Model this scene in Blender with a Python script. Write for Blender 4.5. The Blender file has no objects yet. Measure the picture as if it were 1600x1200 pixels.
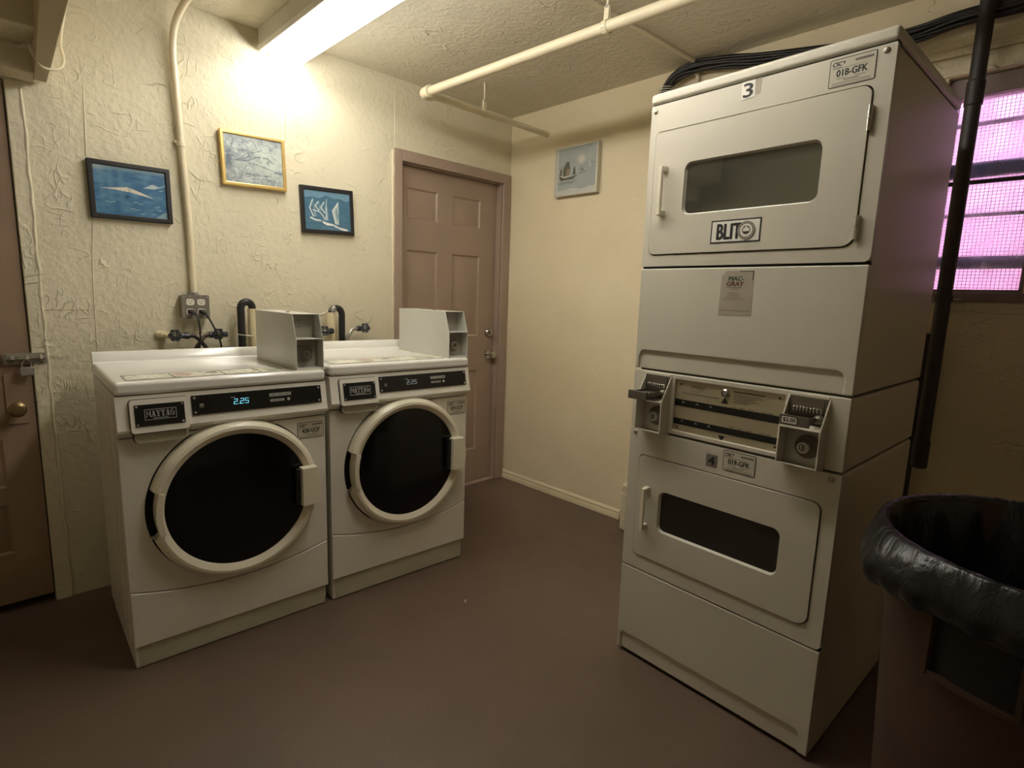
import bpy, bmesh, math, random
import numpy as np
from mathutils import Vector, Matrix
from mathutils.geometry import tessellate_polygon

random.seed(7)
S = bpy.context.scene
COL = S.collection
PI = math.pi

# ------------------------------------------------------------------ camera
cam_d = bpy.data.cameras.new('camera'); cam = bpy.data.objects.new('camera', cam_d); COL.objects.link(cam)
F_PX, YAW, PITCH, ROLL = 862.92, 0.7797, -0.1558, 0.0322
cam_d.sensor_fit = 'HORIZONTAL'; cam_d.sensor_width = 36.0; cam_d.lens = F_PX / 1600 * 36
cam_d.clip_start = 0.02
_f = Vector((math.sin(YAW)*math.cos(PITCH), math.cos(YAW)*math.cos(PITCH), math.sin(PITCH)))
_r = Vector((math.cos(YAW), -math.sin(YAW), 0)); _u = _r.cross(_f)
_r2 = _r*math.cos(ROLL)+_u*math.sin(ROLL); _u2 = -_r*math.sin(ROLL)+_u*math.cos(ROLL)
M = Matrix((_r2, _u2, -_f)).transposed().to_4x4(); M.translation = Vector((-2.7125, -2.8206, 1.3037))
cam.matrix_world = M
S.camera = cam

# ------------------------------------------------------------------ world, exposure
W = bpy.data.worlds.new('daylight'); S.world = W; W.use_nodes = True
bg = W.node_tree.nodes['Background']; bg.inputs[0].default_value = (0.93, 0.88, 1.0, 1); bg.inputs[1].default_value = 4.6
S.view_settings.view_transform = 'Standard'; S.view_settings.look = 'None'
S.view_settings.exposure = 0.5; S.view_settings.gamma = 1.0; S.view_settings.use_curve_mapping = False
LAMP_STRENGTH = 21.0
LAMP_COLOR = (1.0, 0.965, 0.89)

# ------------------------------------------------------------------ materials
MATS = {}
def nodes(m):
    m.use_nodes = True; nt = m.node_tree; return nt, nt.nodes, nt.links, nt.nodes['Principled BSDF']
def L(c):   # sRGB 0-255 -> linear
    return tuple(((v/255)/12.92 if v/255 <= .04045 else ((v/255+.055)/1.055)**2.4) for v in c)+(1,)
def mat(name, rgb, rough=.5, metal=0, spec=.5, var=0.06, vscale=6, bump=0, bscale=60, coat=0, emit=None, es=0):
    if name in MATS: return MATS[name]
    m = bpy.data.materials.new(name); nt, N, K, P = nodes(m)
    c = L(rgb)
    P.inputs['Roughness'].default_value = rough; P.inputs['Metallic'].default_value = metal
    P.inputs['Specular IOR Level'].default_value = spec; P.inputs['Coat Weight'].default_value = coat
    tc = N.new('ShaderNodeTexCoord')
    nz = N.new('ShaderNodeTexNoise'); nz.inputs['Scale'].default_value = vscale; nz.inputs['Detail'].default_value = 5
    K.new(tc.outputs['Object'], nz.inputs['Vector'])
    rp = N.new('ShaderNodeValToRGB')
    rp.color_ramp.elements[0].position = .3; rp.color_ramp.elements[1].position = .7
    rp.color_ramp.elements[0].color = tuple(v*(1-var) for v in c[:3])+(1,)
    rp.color_ramp.elements[1].color = tuple(min(1, v*(1+var)) for v in c[:3])+(1,)
    K.new(nz.outputs['Fac'], rp.inputs['Fac']); K.new(rp.outputs['Color'], P.inputs['Base Color'])
    if bump:
        n2 = N.new('ShaderNodeTexNoise'); n2.inputs['Scale'].default_value = bscale; n2.inputs['Detail'].default_value = 4
        K.new(tc.outputs['Object'], n2.inputs['Vector'])
        b = N.new('ShaderNodeBump'); b.inputs['Strength'].default_value = bump; b.inputs['Distance'].default_value = .004
        K.new(n2.outputs['Fac'], b.inputs['Height']); K.new(b.outputs['Normal'], P.inputs['Normal'])
    if emit:
        P.inputs['Emission Color'].default_value = L(emit); P.inputs['Emission Strength'].default_value = es
    MATS[name] = m; return m

def math_n(N, K, op, a, b=None, clamp=False):
    n = N.new('ShaderNodeMath'); n.operation = op; n.use_clamp = clamp
    for i, v in enumerate((a, b)):
        if v is None: continue
        if isinstance(v, (int, float)): n.inputs[i].default_value = v
        else: K.new(v, n.inputs[i])
    return n.outputs[0]

def plaster(name, c1, c2, stroke=1.0, sscale=3.2, grain=.35, dist=.012, rough=.62, mask_y=None):
    """painted plaster with trowel ridges; mask_y=(y0,y1): ridges grow towards y1"""
    m = bpy.data.materials.new(name); nt, N, K, P = nodes(m)
    tc = N.new('ShaderNodeTexCoord'); obj = tc.outputs['Object']
    def noise(scale, detail=4, dst=0, rot=(0, 0, 0), sc=(1, 1, 1)):
        mp = N.new('ShaderNodeMapping'); mp.inputs['Rotation'].default_value = rot; mp.inputs['Scale'].default_value = sc
        K.new(obj, mp.inputs['Vector'])
        n = N.new('ShaderNodeTexNoise'); n.inputs['Scale'].default_value = scale; n.inputs['Detail'].default_value = detail
        n.inputs['Distortion'].default_value = dst; K.new(mp.outputs[0], n.inputs['Vector']); return n.outputs['Fac']
    def ridge(src, width):
        a = math_n(N, K, 'ABSOLUTE', math_n(N, K, 'SUBTRACT', src, .5))
        r = math_n(N, K, 'SUBTRACT', 1.0, math_n(N, K, 'MULTIPLY', a, width), True)
        return math_n(N, K, 'POWER', r, 1.6)
    r1 = ridge(noise(sscale*2.3, 1.5, .4, (0.4, .7, .2), (1.0, 1.0, 2.2)), 26)
    r2 = ridge(noise(sscale*4.2, 1.5, .3, (1.1, -.6, .9), (2.2, 1.0, 1.0)), 18)
    def gate(src, lo_, hi_):
        q = N.new('ShaderNodeMapRange'); q.inputs['From Min'].default_value = lo_; q.inputs['From Max'].default_value = hi_
        K.new(src, q.inputs['Value']); return q.outputs[0]
    g1 = gate(noise(8, 2, .3), .54, .66); g2 = gate(noise(11, 2, .3, (0, 0, 1)), .52, .64); gl = gate(noise(2.2, 3), .40, .62)
    rr = math_n(N, K, 'ADD', math_n(N, K, 'MULTIPLY', r1, g1), math_n(N, K, 'MULTIPLY', math_n(N, K, 'MULTIPLY', r2, g2), .6))
    mkk = math_n(N, K, 'ADD', math_n(N, K, 'MULTIPLY', gl, .7), .3)
    strokes = math_n(N, K, 'MULTIPLY', math_n(N, K, 'MULTIPLY', rr, mkk), stroke)
    if mask_y:
        sx = N.new('ShaderNodeSeparateXYZ'); K.new(obj, sx.inputs[0])
        mr = N.new('ShaderNodeMapRange'); mr.inputs['From Min'].default_value = mask_y[0]; mr.inputs['From Max'].default_value = mask_y[1]
        mr.inputs['To Min'].default_value = .08; mr.inputs['To Max'].default_value = 1.0
        K.new(sx.outputs['Y'], mr.inputs['Value']); strokes = math_n(N, K, 'MULTIPLY', strokes, mr.outputs[0])
    g = math_n(N, K, 'MULTIPLY', noise(38, 5), grain)
    lo = math_n(N, K, 'MULTIPLY', noise(5, 4), .8)
    h = math_n(N, K, 'ADD', math_n(N, K, 'ADD', strokes, g), lo)
    b = N.new('ShaderNodeBump'); b.inputs['Strength'].default_value = 1; b.inputs['Distance'].default_value = dist
    K.new(h, b.inputs['Height']); K.new(b.outputs['Normal'], P.inputs['Normal'])
    cr = N.new('ShaderNodeValToRGB'); cr.color_ramp.elements[0].position = .35; cr.color_ramp.elements[1].position = .65
    cr.color_ramp.elements[0].color = L(c1); cr.color_ramp.elements[1].color = L(c2)
    K.new(noise(1.6, 6), cr.inputs['Fac']); K.new(cr.outputs['Color'], P.inputs['Base Color'])
    P.inputs['Roughness'].default_value = rough
    P.inputs['Specular IOR Level'].default_value = .35
    return m

M_wall_back = plaster('wall_plaster_rough', (216, 207, 180), (226, 218, 191), .72, 3.0, .6, .0065)
M_wall_right = plaster('wall_plaster_smooth', (222, 207, 172), (229, 215, 182), .8, 3.4, .25, .006, mask_y=(-1.1, -1.6))
M_wall_masonry = plaster('painted_masonry', (212, 200, 168), (222, 210, 180), .55, 4.5, .7, .012)
M_ceil = plaster('ceiling_plaster', (214, 206, 184), (225, 217, 196), .75, 4.4, .6, .006)
M_wall_far = plaster('wall_far', (224, 214, 188), (232, 222, 198), .4, 3.0, .3, .008)

def floor_material():
    m = bpy.data.materials.new('painted_concrete_floor'); nt, N, K, P = nodes(m)
    tc = N.new('ShaderNodeTexCoord')
    n1 = N.new('ShaderNodeTexNoise'); n1.inputs['Scale'].default_value = 1.3; n1.inputs['Detail'].default_value = 8; n1.inputs['Roughness'].default_value = .6
    n2 = N.new('ShaderNodeTexNoise'); n2.inputs['Scale'].default_value = 90; n2.inputs['Detail'].default_value = 3
    n3 = N.new('ShaderNodeTexNoise'); n3.inputs['Scale'].default_value = 7; n3.inputs['Detail'].default_value = 6; n3.inputs['Distortion'].default_value = 1
    for n in (n1, n2, n3): K.new(tc.outputs['Object'], n.inputs['Vector'])
    cr = N.new('ShaderNodeValToRGB'); cr.color_ramp.elements[0].position = .35; cr.color_ramp.elements[1].position = .68
    cr.color_ramp.elements[0].color = L((97, 80, 67)); cr.color_ramp.elements[1].color = L((111, 92, 77))
    K.new(n1.outputs['Fac'], cr.inputs['Fac'])
    mx = N.new('ShaderNodeMix'); mx.data_type = 'RGBA'; mx.blend_type = 'MULTIPLY'; mx.inputs[0].default_value = .25
    K.new(cr.outputs['Color'], mx.inputs[6]); K.new(n3.outputs['Color'], mx.inputs[7])
    c3 = N.new('ShaderNodeValToRGB'); c3.color_ramp.elements[0].position = .3; c3.color_ramp.elements[0].color = (.8, .8, .8, 1); c3.color_ramp.elements[1].color = (1, 1, 1, 1)
    K.new(n3.outputs['Fac'], c3.inputs['Fac']); K.new(c3.outputs['Color'], mx.inputs[7])
    K.new(mx.outputs[2], P.inputs['Base Color'])
    rr = N.new('ShaderNodeMapRange'); rr.inputs['To Min'].default_value = .38; rr.inputs['To Max'].default_value = .6
    K.new(n3.outputs['Fac'], rr.inputs['Value']); K.new(rr.outputs[0], P.inputs['Roughness'])
    b = N.new('ShaderNodeBump'); b.inputs['Strength'].default_value = .35; b.inputs['Distance'].default_value = .003
    s = math_n(N, K, 'ADD', n2.outputs['Fac'], math_n(N, K, 'MULTIPLY', n1.outputs['Fac'], 3.0))
    K.new(s, b.inputs['Height']); K.new(b.outputs['Normal'], P.inputs['Normal'])
    return m
M_floor = floor_material()

M_white = mat('white_enamel', (226, 221, 208), .28, spec=.5, var=.02, vscale=3, bump=.02, bscale=90, coat=.25)
M_lidw = mat('lid_enamel', (236, 234, 226), .18, spec=.5, var=.02, vscale=4, coat=.3)
M_dry = mat('dryer_enamel', (203, 197, 180), .34, spec=.5, var=.025, vscale=2.5, bump=.03, bscale=110, coat=.15)
M_dryside = mat('dryer_side_enamel', (214, 202, 184), .42, spec=.4, var=.04, vscale=2.0, bump=.05, bscale=60)
M_kick = mat('kick_plate_paint', (188, 184, 160), .4, var=.06)
M_ring = mat('door_ring_plastic', (226, 218, 196), .32, var=.03)
M_grey = mat('grey_seam', (92, 84, 72), .6)
M_dark = mat('dark_gap', (18, 16, 14), .7)
M_blackgloss = mat('black_panel', (20, 20, 21), .22, var=.1)
M_glassdark = mat('tinted_door_glass', (13, 13, 13), .14, spec=.35, var=.1)
M_winglass = mat('dryer_window_glass', (26, 28, 26), .07, spec=.9, var=.1, coat=.5)
M_winglass_reflect = mat('dryer_window_glass_reflecting', (60, 62, 55), .045, spec=.9, var=.12, vscale=5, coat=1.0)  # upper pane: bright room reflection put into a lighter grey base colour
M_winglass_reflect.node_tree.nodes['Principled BSDF'].inputs['IOR'].default_value = 2.1
M_winglass_reflect.node_tree.nodes['Principled BSDF'].inputs['Coat IOR'].default_value = 1.7
M_chrome = mat('chrome', (200, 198, 192), .18, metal=1, var=.03)
M_steel = mat('worn_steel', (172, 168, 158), .36, metal=.6, var=.1, vscale=30)
M_brushed = mat('brushed_panel', (186, 176, 150), .38, metal=.55, var=.05, vscale=20)
M_coin = mat('coin_box_paint', (205, 203, 194), .3, spec=.5, var=.03)
M_coinin = mat('coin_box_inside', (172, 168, 154), .5, var=.06)
M_slide = mat('coin_slide_metal', (120, 114, 102), .42, metal=.7, var=.12, vscale=40)
M_paper = mat('label_paper', (196, 190, 170), .7, var=.03)
M_paperw = mat('label_white', (226, 222, 210), .6, var=.02)
M_paperg = mat('label_grey', (168, 158, 138), .75, var=.05)
M_greylab = mat('label_dim_grey', (120, 114, 104), .6)
M_ink = mat('ink_black', (24, 22, 20), .6, var=0)
M_inkf = mat('ink_faint', (110, 103, 92), .7, var=0)
M_inkgreen = mat('ink_green', (44, 70, 56), .6, var=0)
M_inkred = mat('ink_maroon', (96, 50, 48), .6, var=0)
M_silver = mat('silver_print', (165, 163, 158), .45, var=.02)
M_cyan = mat('display_digits', (90, 170, 190), .5, emit=(130, 225, 245), es=.75)
M_cyandim = mat('display_digits_dim', (140, 150, 150), .5, emit=(150, 165, 170), es=.35)
M_cream = mat('cream_gloss_paint', (222, 209, 174), .38, var=.03, bump=.12, bscale=40)
M_creampipe = mat('cream_pipe_paint', (226, 214, 184), .35, var=.03, bump=.15, bscale=50)
M_pvc = mat('standpipe_cream', (220, 206, 168), .4, var=.03)
M_taupe = mat('taupe_door_paint', (160, 138, 120), .42, var=.03, bump=.06, bscale=45)
M_taupe2 = mat('taupe_frame_paint', (164, 143, 127), .42, var=.04, bump=.1, bscale=40)
M_taupe3 = mat('taupe_old_door_paint', (150, 126, 104), .5, var=.06, bump=.12, bscale=30)
M_rubber = mat('black_rubber', (34, 33, 34), .45, var=.1)
M_cord = mat('cord_black', (26, 20, 18), .45, var=.05)
M_hosedk = mat('hose_brown_black', (52, 38, 32), .5, var=.08)
M_iron = mat('valve_iron', (66, 68, 72), .4, metal=.6, var=.15, vscale=60)
M_brass = mat('old_brass', (140, 120, 84), .4, metal=.8, var=.15, vscale=50)
M_boxgrey = mat('outlet_box_grey', (134, 128, 116), .42, metal=.35, var=.05, vscale=40)
M_outlet = mat('receptacle_ivory', (226, 222, 208), .35, var=.01)
M_pipedk = mat('dark_pipe_paint', (46, 40, 38), .5, var=.15, vscale=14, bump=.2, bscale=30)
M_cabledk = mat('cable_jacket', (34, 31, 30), .28, var=.15)
M_wood = mat('window_frame_paint', (142, 126, 122), .6, var=.12, vscale=14, bump=.3, bscale=35)
M_bar = mat('window_bar', (62, 58, 66), .6, var=.1)
M_railblue = mat('window_rail', (104, 106, 128), .6, var=.1)
M_wire = mat('wire_mesh', (96, 72, 96), .6, var=.1)
M_pink = mat('pink_stucco', (232, 188, 226), .9, var=.12, vscale=5)
M_canbrown = mat('brown_can_plastic', (66, 47, 32), .55, var=.14, vscale=9, bump=.12, bscale=50)
M_alum = mat('fixture_white_steel', (206, 202, 192), .45, var=.04, vscale=12)
M_frameblack = mat('black_picture_frame', (40, 38, 38), .4, var=.05)
M_framegold = mat('gold_picture_frame', (216, 184, 112), .3, metal=.45, var=.06, vscale=30)
M_framewhite = mat('silver_picture_frame', (196, 192, 176), .35, metal=.2, var=.04)
def liner_material():
    m = bpy.data.materials.new('black_liner_film'); nt, N, K, P = nodes(m)
    P.inputs['Base Color'].default_value = (.010, .010, .011, 1); P.inputs['Roughness'].default_value = .33
    tc = N.new('ShaderNodeTexCoord'); mp = N.new('ShaderNodeMapping'); mp.inputs['Scale'].default_value = (1, 1, .35)
    K.new(tc.outputs['Object'], mp.inputs['Vector'])
    n = N.new('ShaderNodeTexNoise'); n.inputs['Scale'].default_value = 22; n.inputs['Detail'].default_value = 4; n.inputs['Distortion'].default_value = 1.6
    K.new(mp.outputs[0], n.inputs['Vector'])
    b = N.new('ShaderNodeBump'); b.inputs['Strength'].default_value = .55; b.inputs['Distance'].default_value = .010
    K.new(n.outputs['Fac'], b.inputs['Height']); K.new(b.outputs['Normal'], P.inputs['Normal'])
    return m
M_liner = liner_material()
def tube_material():
    m = bpy.data.materials.new('fluorescent_tube_glow'); nt, N, K, P = nodes(m)
    P.inputs['Base Color'].default_value = (.9, .9, .9, 1)
    P.inputs['Emission Color'].default_value = LAMP_COLOR+(1,); P.inputs['Emission Strength'].default_value = LAMP_STRENGTH
    return m
M_tube = tube_material()
def attr_material(name, rough=.35, coat=.4):
    m = bpy.data.materials.new(name); nt, N, K, P = nodes(m)
    a = N.new('ShaderNodeAttribute'); a.attribute_name = 'Col'
    K.new(a.outputs['Color'], P.inputs['Base Color']); P.inputs['Roughness'].default_value = rough; P.inputs['Coat Weight'].default_value = coat
    P.inputs['Coat Roughness'].default_value = .12
    return m
M_print = attr_material('glazed_print'); M_printflat = attr_material('canvas_print', .7, 0)

# ------------------------------------------------------------------ mesh builder
FONT_CACHE = {}
def text_mesh(s):
    if s in FONT_CACHE: return FONT_CACHE[s]
    cu = bpy.data.curves.new('t', 'FONT'); cu.body = s; cu.size = 1; cu.fill_mode = 'BOTH'; cu.resolution_u = 3
    ob = bpy.data.objects.new('t', cu); COL.objects.link(ob)
    dg = bpy.context.evaluated_depsgraph_get(); me = bpy.data.meshes.new_from_object(ob.evaluated_get(dg))
    V = [v.co.copy() for v in me.vertices]; Fc = [tuple(p.vertices) for p in me.polygons]
    bpy.data.objects.remove(ob); bpy.data.curves.remove(cu); bpy.data.meshes.remove(me)
    FONT_CACHE[s] = (V, Fc); return FONT_CACHE[s]

def catmull(pts, n=8, closed=False):
    P = [Vector(p) for p in pts]
    if len(P) < 3: return P
    out = []; N = len(P)
    rng = range(N) if closed else range(N-1)
    for i in rng:
        p0 = P[(i-1) % N] if (closed or i > 0) else P[0]*2-P[1]
        p1 = P[i]; p2 = P[(i+1) % N]
        p3 = P[(i+2) % N] if (closed or i+2 < N) else P[-1]*2-P[-2]
        for k in range(n):
            t = k/n
            out.append(.5*((2*p1)+(-p0+p2)*t+(2*p0-5*p1+4*p2-p3)*t*t+(-p0+3*p1-3*p2+p3)*t**3))
    if not closed: out.append(P[-1])
    return out

def rrect(x0, x1, z0, z1, r, n=6):
    rs = r if isinstance(r, (list, tuple)) else [r]*4      # bl, br, tr, tl
    out = []
    for (cx, cz, a0, rad) in ((x0+rs[0], z0+rs[0], PI, rs[0]), (x1-rs[1], z0+rs[1], 1.5*PI, rs[1]), (x1-rs[2], z1-rs[2], 0, rs[2]), (x0+rs[3], z1-rs[3], .5*PI, rs[3])):
        for k in range(n+1):
            a = a0+k/n*PI/2; out.append((cx+rad*math.cos(a), cz+rad*math.sin(a)))
    return out
def circ(cx, cz, r, n=64, a0=0, a1=2*PI):
    return [(cx+r*math.cos(a0+(a1-a0)*k/n), cz+r*math.sin(a0+(a1-a0)*k/n)) for k in range(n)]

class MB:
    def __init__(s): s.bm = bmesh.new(); s.mats = []
    def mi(s, m):
        if m not in s.mats: s.mats.append(m)
        return s.mats.index(m)
    def face(s, vs, i):
        try: f = s.bm.faces.new(vs); f.material_index = i; return f
        except ValueError: return None
    def box(s, x0, x1, y0, y1, z0, z1, m):
        i = s.mi(m); v = [s.bm.verts.new(p) for p in ((x0, y0, z0), (x1, y0, z0), (x1, y1, z0), (x0, y1, z0), (x0, y0, z1), (x1, y0, z1), (x1, y1, z1), (x0, y1, z1))]
        for q in ((0, 3, 2, 1), (4, 5, 6, 7), (0, 1, 5, 4), (1, 2, 6, 5), (2, 3, 7, 6), (3, 0, 4, 7)): s.face([v[k] for k in q], i)
    def hexa(s, P, m):      # 8 points: bottom 4, top 4
        i = s.mi(m); v = [s.bm.verts.new(p) for p in P]
        for q in ((0, 3, 2, 1), (4, 5, 6, 7), (0, 1, 5, 4), (1, 2, 6, 5), (2, 3, 7, 6), (3, 0, 4, 7)): s.face([v[k] for k in q], i)
    def plate(s, outer, d0, d1, m, holes=(), ax='xz'):
        """polygon in a plane, extruded from d0 to d1 on the third axis"""
        i = s.mi(m)
        mp = {'xz': lambda u, v, d: (u, d, v), 'yz': lambda u, v, d: (d, u, v), 'xy': lambda u, v, d: (u, v, d)}[ax]
        loops = [outer]+list(holes)
        tris = tessellate_polygon([[Vector((u, v, 0)) for u, v in lp] for lp in loops])
        flat = [p for lp in loops for p in lp]
        A = [s.bm.verts.new(mp(u, v, d0)) for u, v in flat]; B = [s.bm.verts.new(mp(u, v, d1)) for u, v in flat]
        for t in tris: s.face([A[k] for k in t], i); s.face([B[k] for k in reversed(t)], i)
        o = 0
        for lp in loops:
            n = len(lp)
            for k in range(n): s.face([A[o+k], A[o+(k+1) % n], B[o+(k+1) % n], B[o+k]], i)
            o += n
    def cyl(s, p0, p1, r, m, n=24, r2=None):
        i = s.mi(m); p0 = Vector(p0); p1 = Vector(p1); r2 = r if r2 is None else r2
        d = (p1-p0).normalized(); a = d.orthogonal().normalized(); b = d.cross(a)
        A = [s.bm.verts.new(p0+(a*math.cos(2*PI*k/n)+b*math.sin(2*PI*k/n))*r) for k in range(n)]
        B = [s.bm.verts.new(p1+(a*math.cos(2*PI*k/n)+b*math.sin(2*PI*k/n))*r2) for k in range(n)]
        s.face(list(reversed(A)), i); s.face(B, i)
        for k in range(n): s.face([A[k], A[(k+1) % n], B[(k+1) % n], B[k]], i)
    def tube(s, pts, r, m, n=12, sm=8, closed=False, flat=1.0, cap=True):
        i = s.mi(m); P = catmull(pts, sm, closed) if sm > 1 else [Vector(p) for p in pts]
        N = len(P); rings = []; up = None
        for k in range(N):
            if closed: d = (P[(k+1) % N]-P[k-1])
            else: d = P[min(k+1, N-1)]-P[max(k-1, 0)]
            d.normalize()
            if up is None: up = d.orthogonal().normalized()
            up = (up-d*up.dot(d)).normalized(); b = d.cross(up)
            rad = r(k/(N-1)) if callable(r) else r
            rings.append([s.bm.verts.new(P[k]+(up*math.cos(2*PI*j/n)+b*math.sin(2*PI*j/n)*flat)*rad) for j in range(n)])
        for k in range(N if closed else N-1):
            A = rings[k]; B = rings[(k+1) % N]
            for j in range(n): s.face([A[j], A[(j+1) % n], B[(j+1) % n], B[j]], i)
        if not closed and cap: s.face(list(reversed(rings[0])), i); s.face(rings[-1], i)
    def lathe(s, prof, m, c=(0, 0, 0), axis='z', n=48, a0=0, a1=2*PI, rf=None, closed_prof=False):
        """prof: (r, h). axis z: h up. axis y: h along y, circle in xz"""
        i = s.mi(m); c = Vector(c); rings = []; full = abs(a1-a0-2*PI) < 1e-6; cnt = n if full else n+1
        for k in range(cnt):
            a = a0+(a1-a0)*k/n; row = []
            for j, (r, h) in enumerate(prof):
                rr = rf(a, j, r) if rf else r
                p = (rr*math.cos(a), rr*math.sin(a), h) if axis == 'z' else ((rr*math.cos(a), h, rr*math.sin(a)) if axis == 'y' else (h, rr*math.cos(a), rr*math.sin(a)))
                row.append(s.bm.verts.new(c+Vector(p)))
            rings.append(row)
        q = len(prof)
        for k in range(cnt if full else cnt-1):
            A = rings[k]; B = rings[(k+1) % cnt]
            for j in range(q if closed_prof else q-1):
                j2 = (j+1) % q
                s.face([A[j], A[j2], B[j2], B[j]], i)
    def sphere(s, c, r, m, sc=(1, 1, 1), n=16):
        i = s.mi(m); r0 = bmesh.ops.create_uvsphere(s.bm, u_segments=n, v_segments=n//2+2, radius=r, matrix=Matrix.Translation(c) @ Matrix.Diagonal(Vector(sc+(1,))))
        for v in r0['verts']:
            for f in v.link_faces: f.material_index = i
    def text(s, txt, x, z, h, m, y, w=None, bold=0, center=False, shear=0, right=Vector((1, 0, 0)), up=Vector((0, 0, 1)), org=Vector((0, 0, 0)), depth=.0003):
        """text standing in a plane; x,z = lower-left corner of the letters, h = cap height, w = total width"""
        V, Fc = text_mesh(txt)
        if not V: return
        xs = [v.x for v in V]; ys = [v.y for v in V]; x0, x1 = min(xs), max(xs); y0, y1 = min(ys), max(ys)
        sy = h/(y1-y0); sx = (w/(x1-x0)) if w else sy
        nrm = right.cross(up); i = s.mi(m)
        offs = [(0, 0)] if not bold else [(-bold, 0), (bold, 0), (0, bold*.6), (0, -bold*.6)]
        for k, (ox, oz) in enumerate(offs):
            vs = []
            for v in V:
                px = (v.x-x0)*sx+ox-(w/2 if center and w else ((x1-x0)*sx/2 if center else 0)); pz = (v.y-y0)*sy+oz
                px += shear*pz
                vs.append(s.bm.verts.new(org+right*(x+px)+up*(z+pz)+nrm*(depth+k*.00004)+Vector((0, y, 0))))
            for f in Fc: s.face([vs[j] for j in f], i)
    def build(s, name, parent=None, bevel=0, seg=2, smooth=None, loc=None, ang=35):
        bmesh.ops.remove_doubles(s.bm, verts=s.bm.verts, dist=1e-7) if False else None
        me = bpy.data.meshes.new(name)
        bmesh.ops.recalc_face_normals(s.bm, faces=s.bm.faces)
        s.bm.to_mesh(me); s.bm.free()
        for m in s.mats: me.materials.append(m)
        ob = bpy.data.objects.new(name, me); COL.objects.link(ob)
        if parent: ob.parent = parent
        if loc: ob.location = loc
        for p in me.polygons: p.use_smooth = True
        me.set_sharp_from_angle(angle=math.radians(ang))
        if bevel:
            b = ob.modifiers.new('bevel', 'BEVEL'); b.width = bevel; b.segments = seg; b.limit_method = 'ANGLE'; b.angle_limit = math.radians(40)
            b.harden_normals = True; b.use_clamp_overlap = True
        return ob

def thing(name, label, cat, loc=(0, 0, 0), rz=0, group=None):
    o = bpy.data.objects.new(name, None); COL.objects.link(o); o.empty_display_size = .05
    o.location = loc; o.rotation_euler = (0, 0, rz); o['label'] = label; o['category'] = cat
    if group: o['group'] = group
    return o
def tag(o, label, cat, group=None):
    o['label'] = label; o['category'] = cat
    if group: o['group'] = group
    return o
def struct(o): o['kind'] = 'structure'; return o

# ------------------------------------------------------------------ room shell
H = 2.482
XL, YF = -4.1, -4.5
m = MB(); m.box(XL-.15, .15, YF-.15, .15, -.12, 0, M_floor); struct(m.build('floor'))
m = MB(); m.box(XL-.15, .15, YF-.15, .15, H, H+.12, M_ceil); struct(m.build('ceiling'))
m = MB(); m.box(XL-.15, XL, YF, 0, 0, H, M_wall_far); struct(m.build('wall_left'))
m = MB(); m.box(XL-.15, .15, YF-.15, YF, 0, H, M_wall_far); struct(m.build('wall_front'))
# back wall with two door openings; left opening x -3.36..-2.547, right opening x -0.868..-0.075
D1L, D1R, D1T = -3.36, -2.547, 2.021
D2L, D2R, D2T = -0.868, -0.072, 2.05
m = MB()
m.plate([(XL-.15, 0), (D1L, 0), (D1L, D1T), (D1R, D1T), (D1R, 0), (D2L, 0), (D2L, D2T), (D2R, D2T), (D2R, 0), (.0, 0), (.0, H), (XL-.15, H)], 0, .15, M_wall_back)
# faint board joints and a bulging seam in the plaster
for pts in ([(-2.314, 2.06), (-2.322, 1.80)], [(-2.317, 1.565), (-2.333, 1.35), (-2.34, 1.00)], [(-2.522, 1.199), (-2.339, 1.200)]):
    pp = [(x, -.0005, z) for x, z in pts]
    m.tube(pp, .0022, M_wall_back, 6, 3)
m.tube([(-1.527, -.001, 2.40), (-1.531, -.001, 2.28), (-1.524, -.001, 2.16), (-1.529, -.001, 2.08), (-1.527, 0, 2.02)], .0035, M_wall_back, 6, 5)
m.tube([(-.912, 0, 2.44), (-.910, -.001, 2.30), (-.911, 0, 2.12)], .002, M_wall_back, 6, 5)
struct(m.build('wall_back'))
# right wall with the window opening
WL, WR, WB, WT = -2.36, -2.665, 1.372, 2.165        # y left, y right, z bottom, z top
m = MB()
m.plate([(0, 0), (YF-.15, 0), (YF-.15, H), (.15, H), (.15, 0)], 0, .15, M_wall_right, holes=[[(WL, WB), (WR, WB), (WR, WT), (WL, WT)]], ax='yz')
# ledge and cracked lintel course above the window
m.box(-.018, 0, -3.2, -2.05, 2.235, 2.262, M_wall_masonry)
m.box(-.007, 0, -3.2, -2.12, 2.168, 2.228, M_wall_masonry)
m.box(-.006, 0, -3.2, -2.30, 1.300, 1.338, M_wall_masonry)
struct(m.build('wall_right', bevel=.004))
# low masonry block at the foot of the right wall, behind the dryer
m = MB(); m.box(-.142, 0, -2.2, -1.125, 0, .285, M_wall_masonry)
struct(m.build('trim_1', bevel=.02, seg=3))
m = MB()
m.plate([(0, 0), (-.014, 0), (-.014, .030), (-.010, .036), (-.012, .045), (-.006, .056), (0, .060)], -1.04, -.002, M_cream, ax='yz')
o = m.build('baseboard_right'); 
# plate() with 'yz' puts u on y; rebuild this profile on x instead
me = o.data
for v in me.vertices: v.co = Vector((v.co.y, v.co.x, v.co.z))
struct(o)

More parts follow.
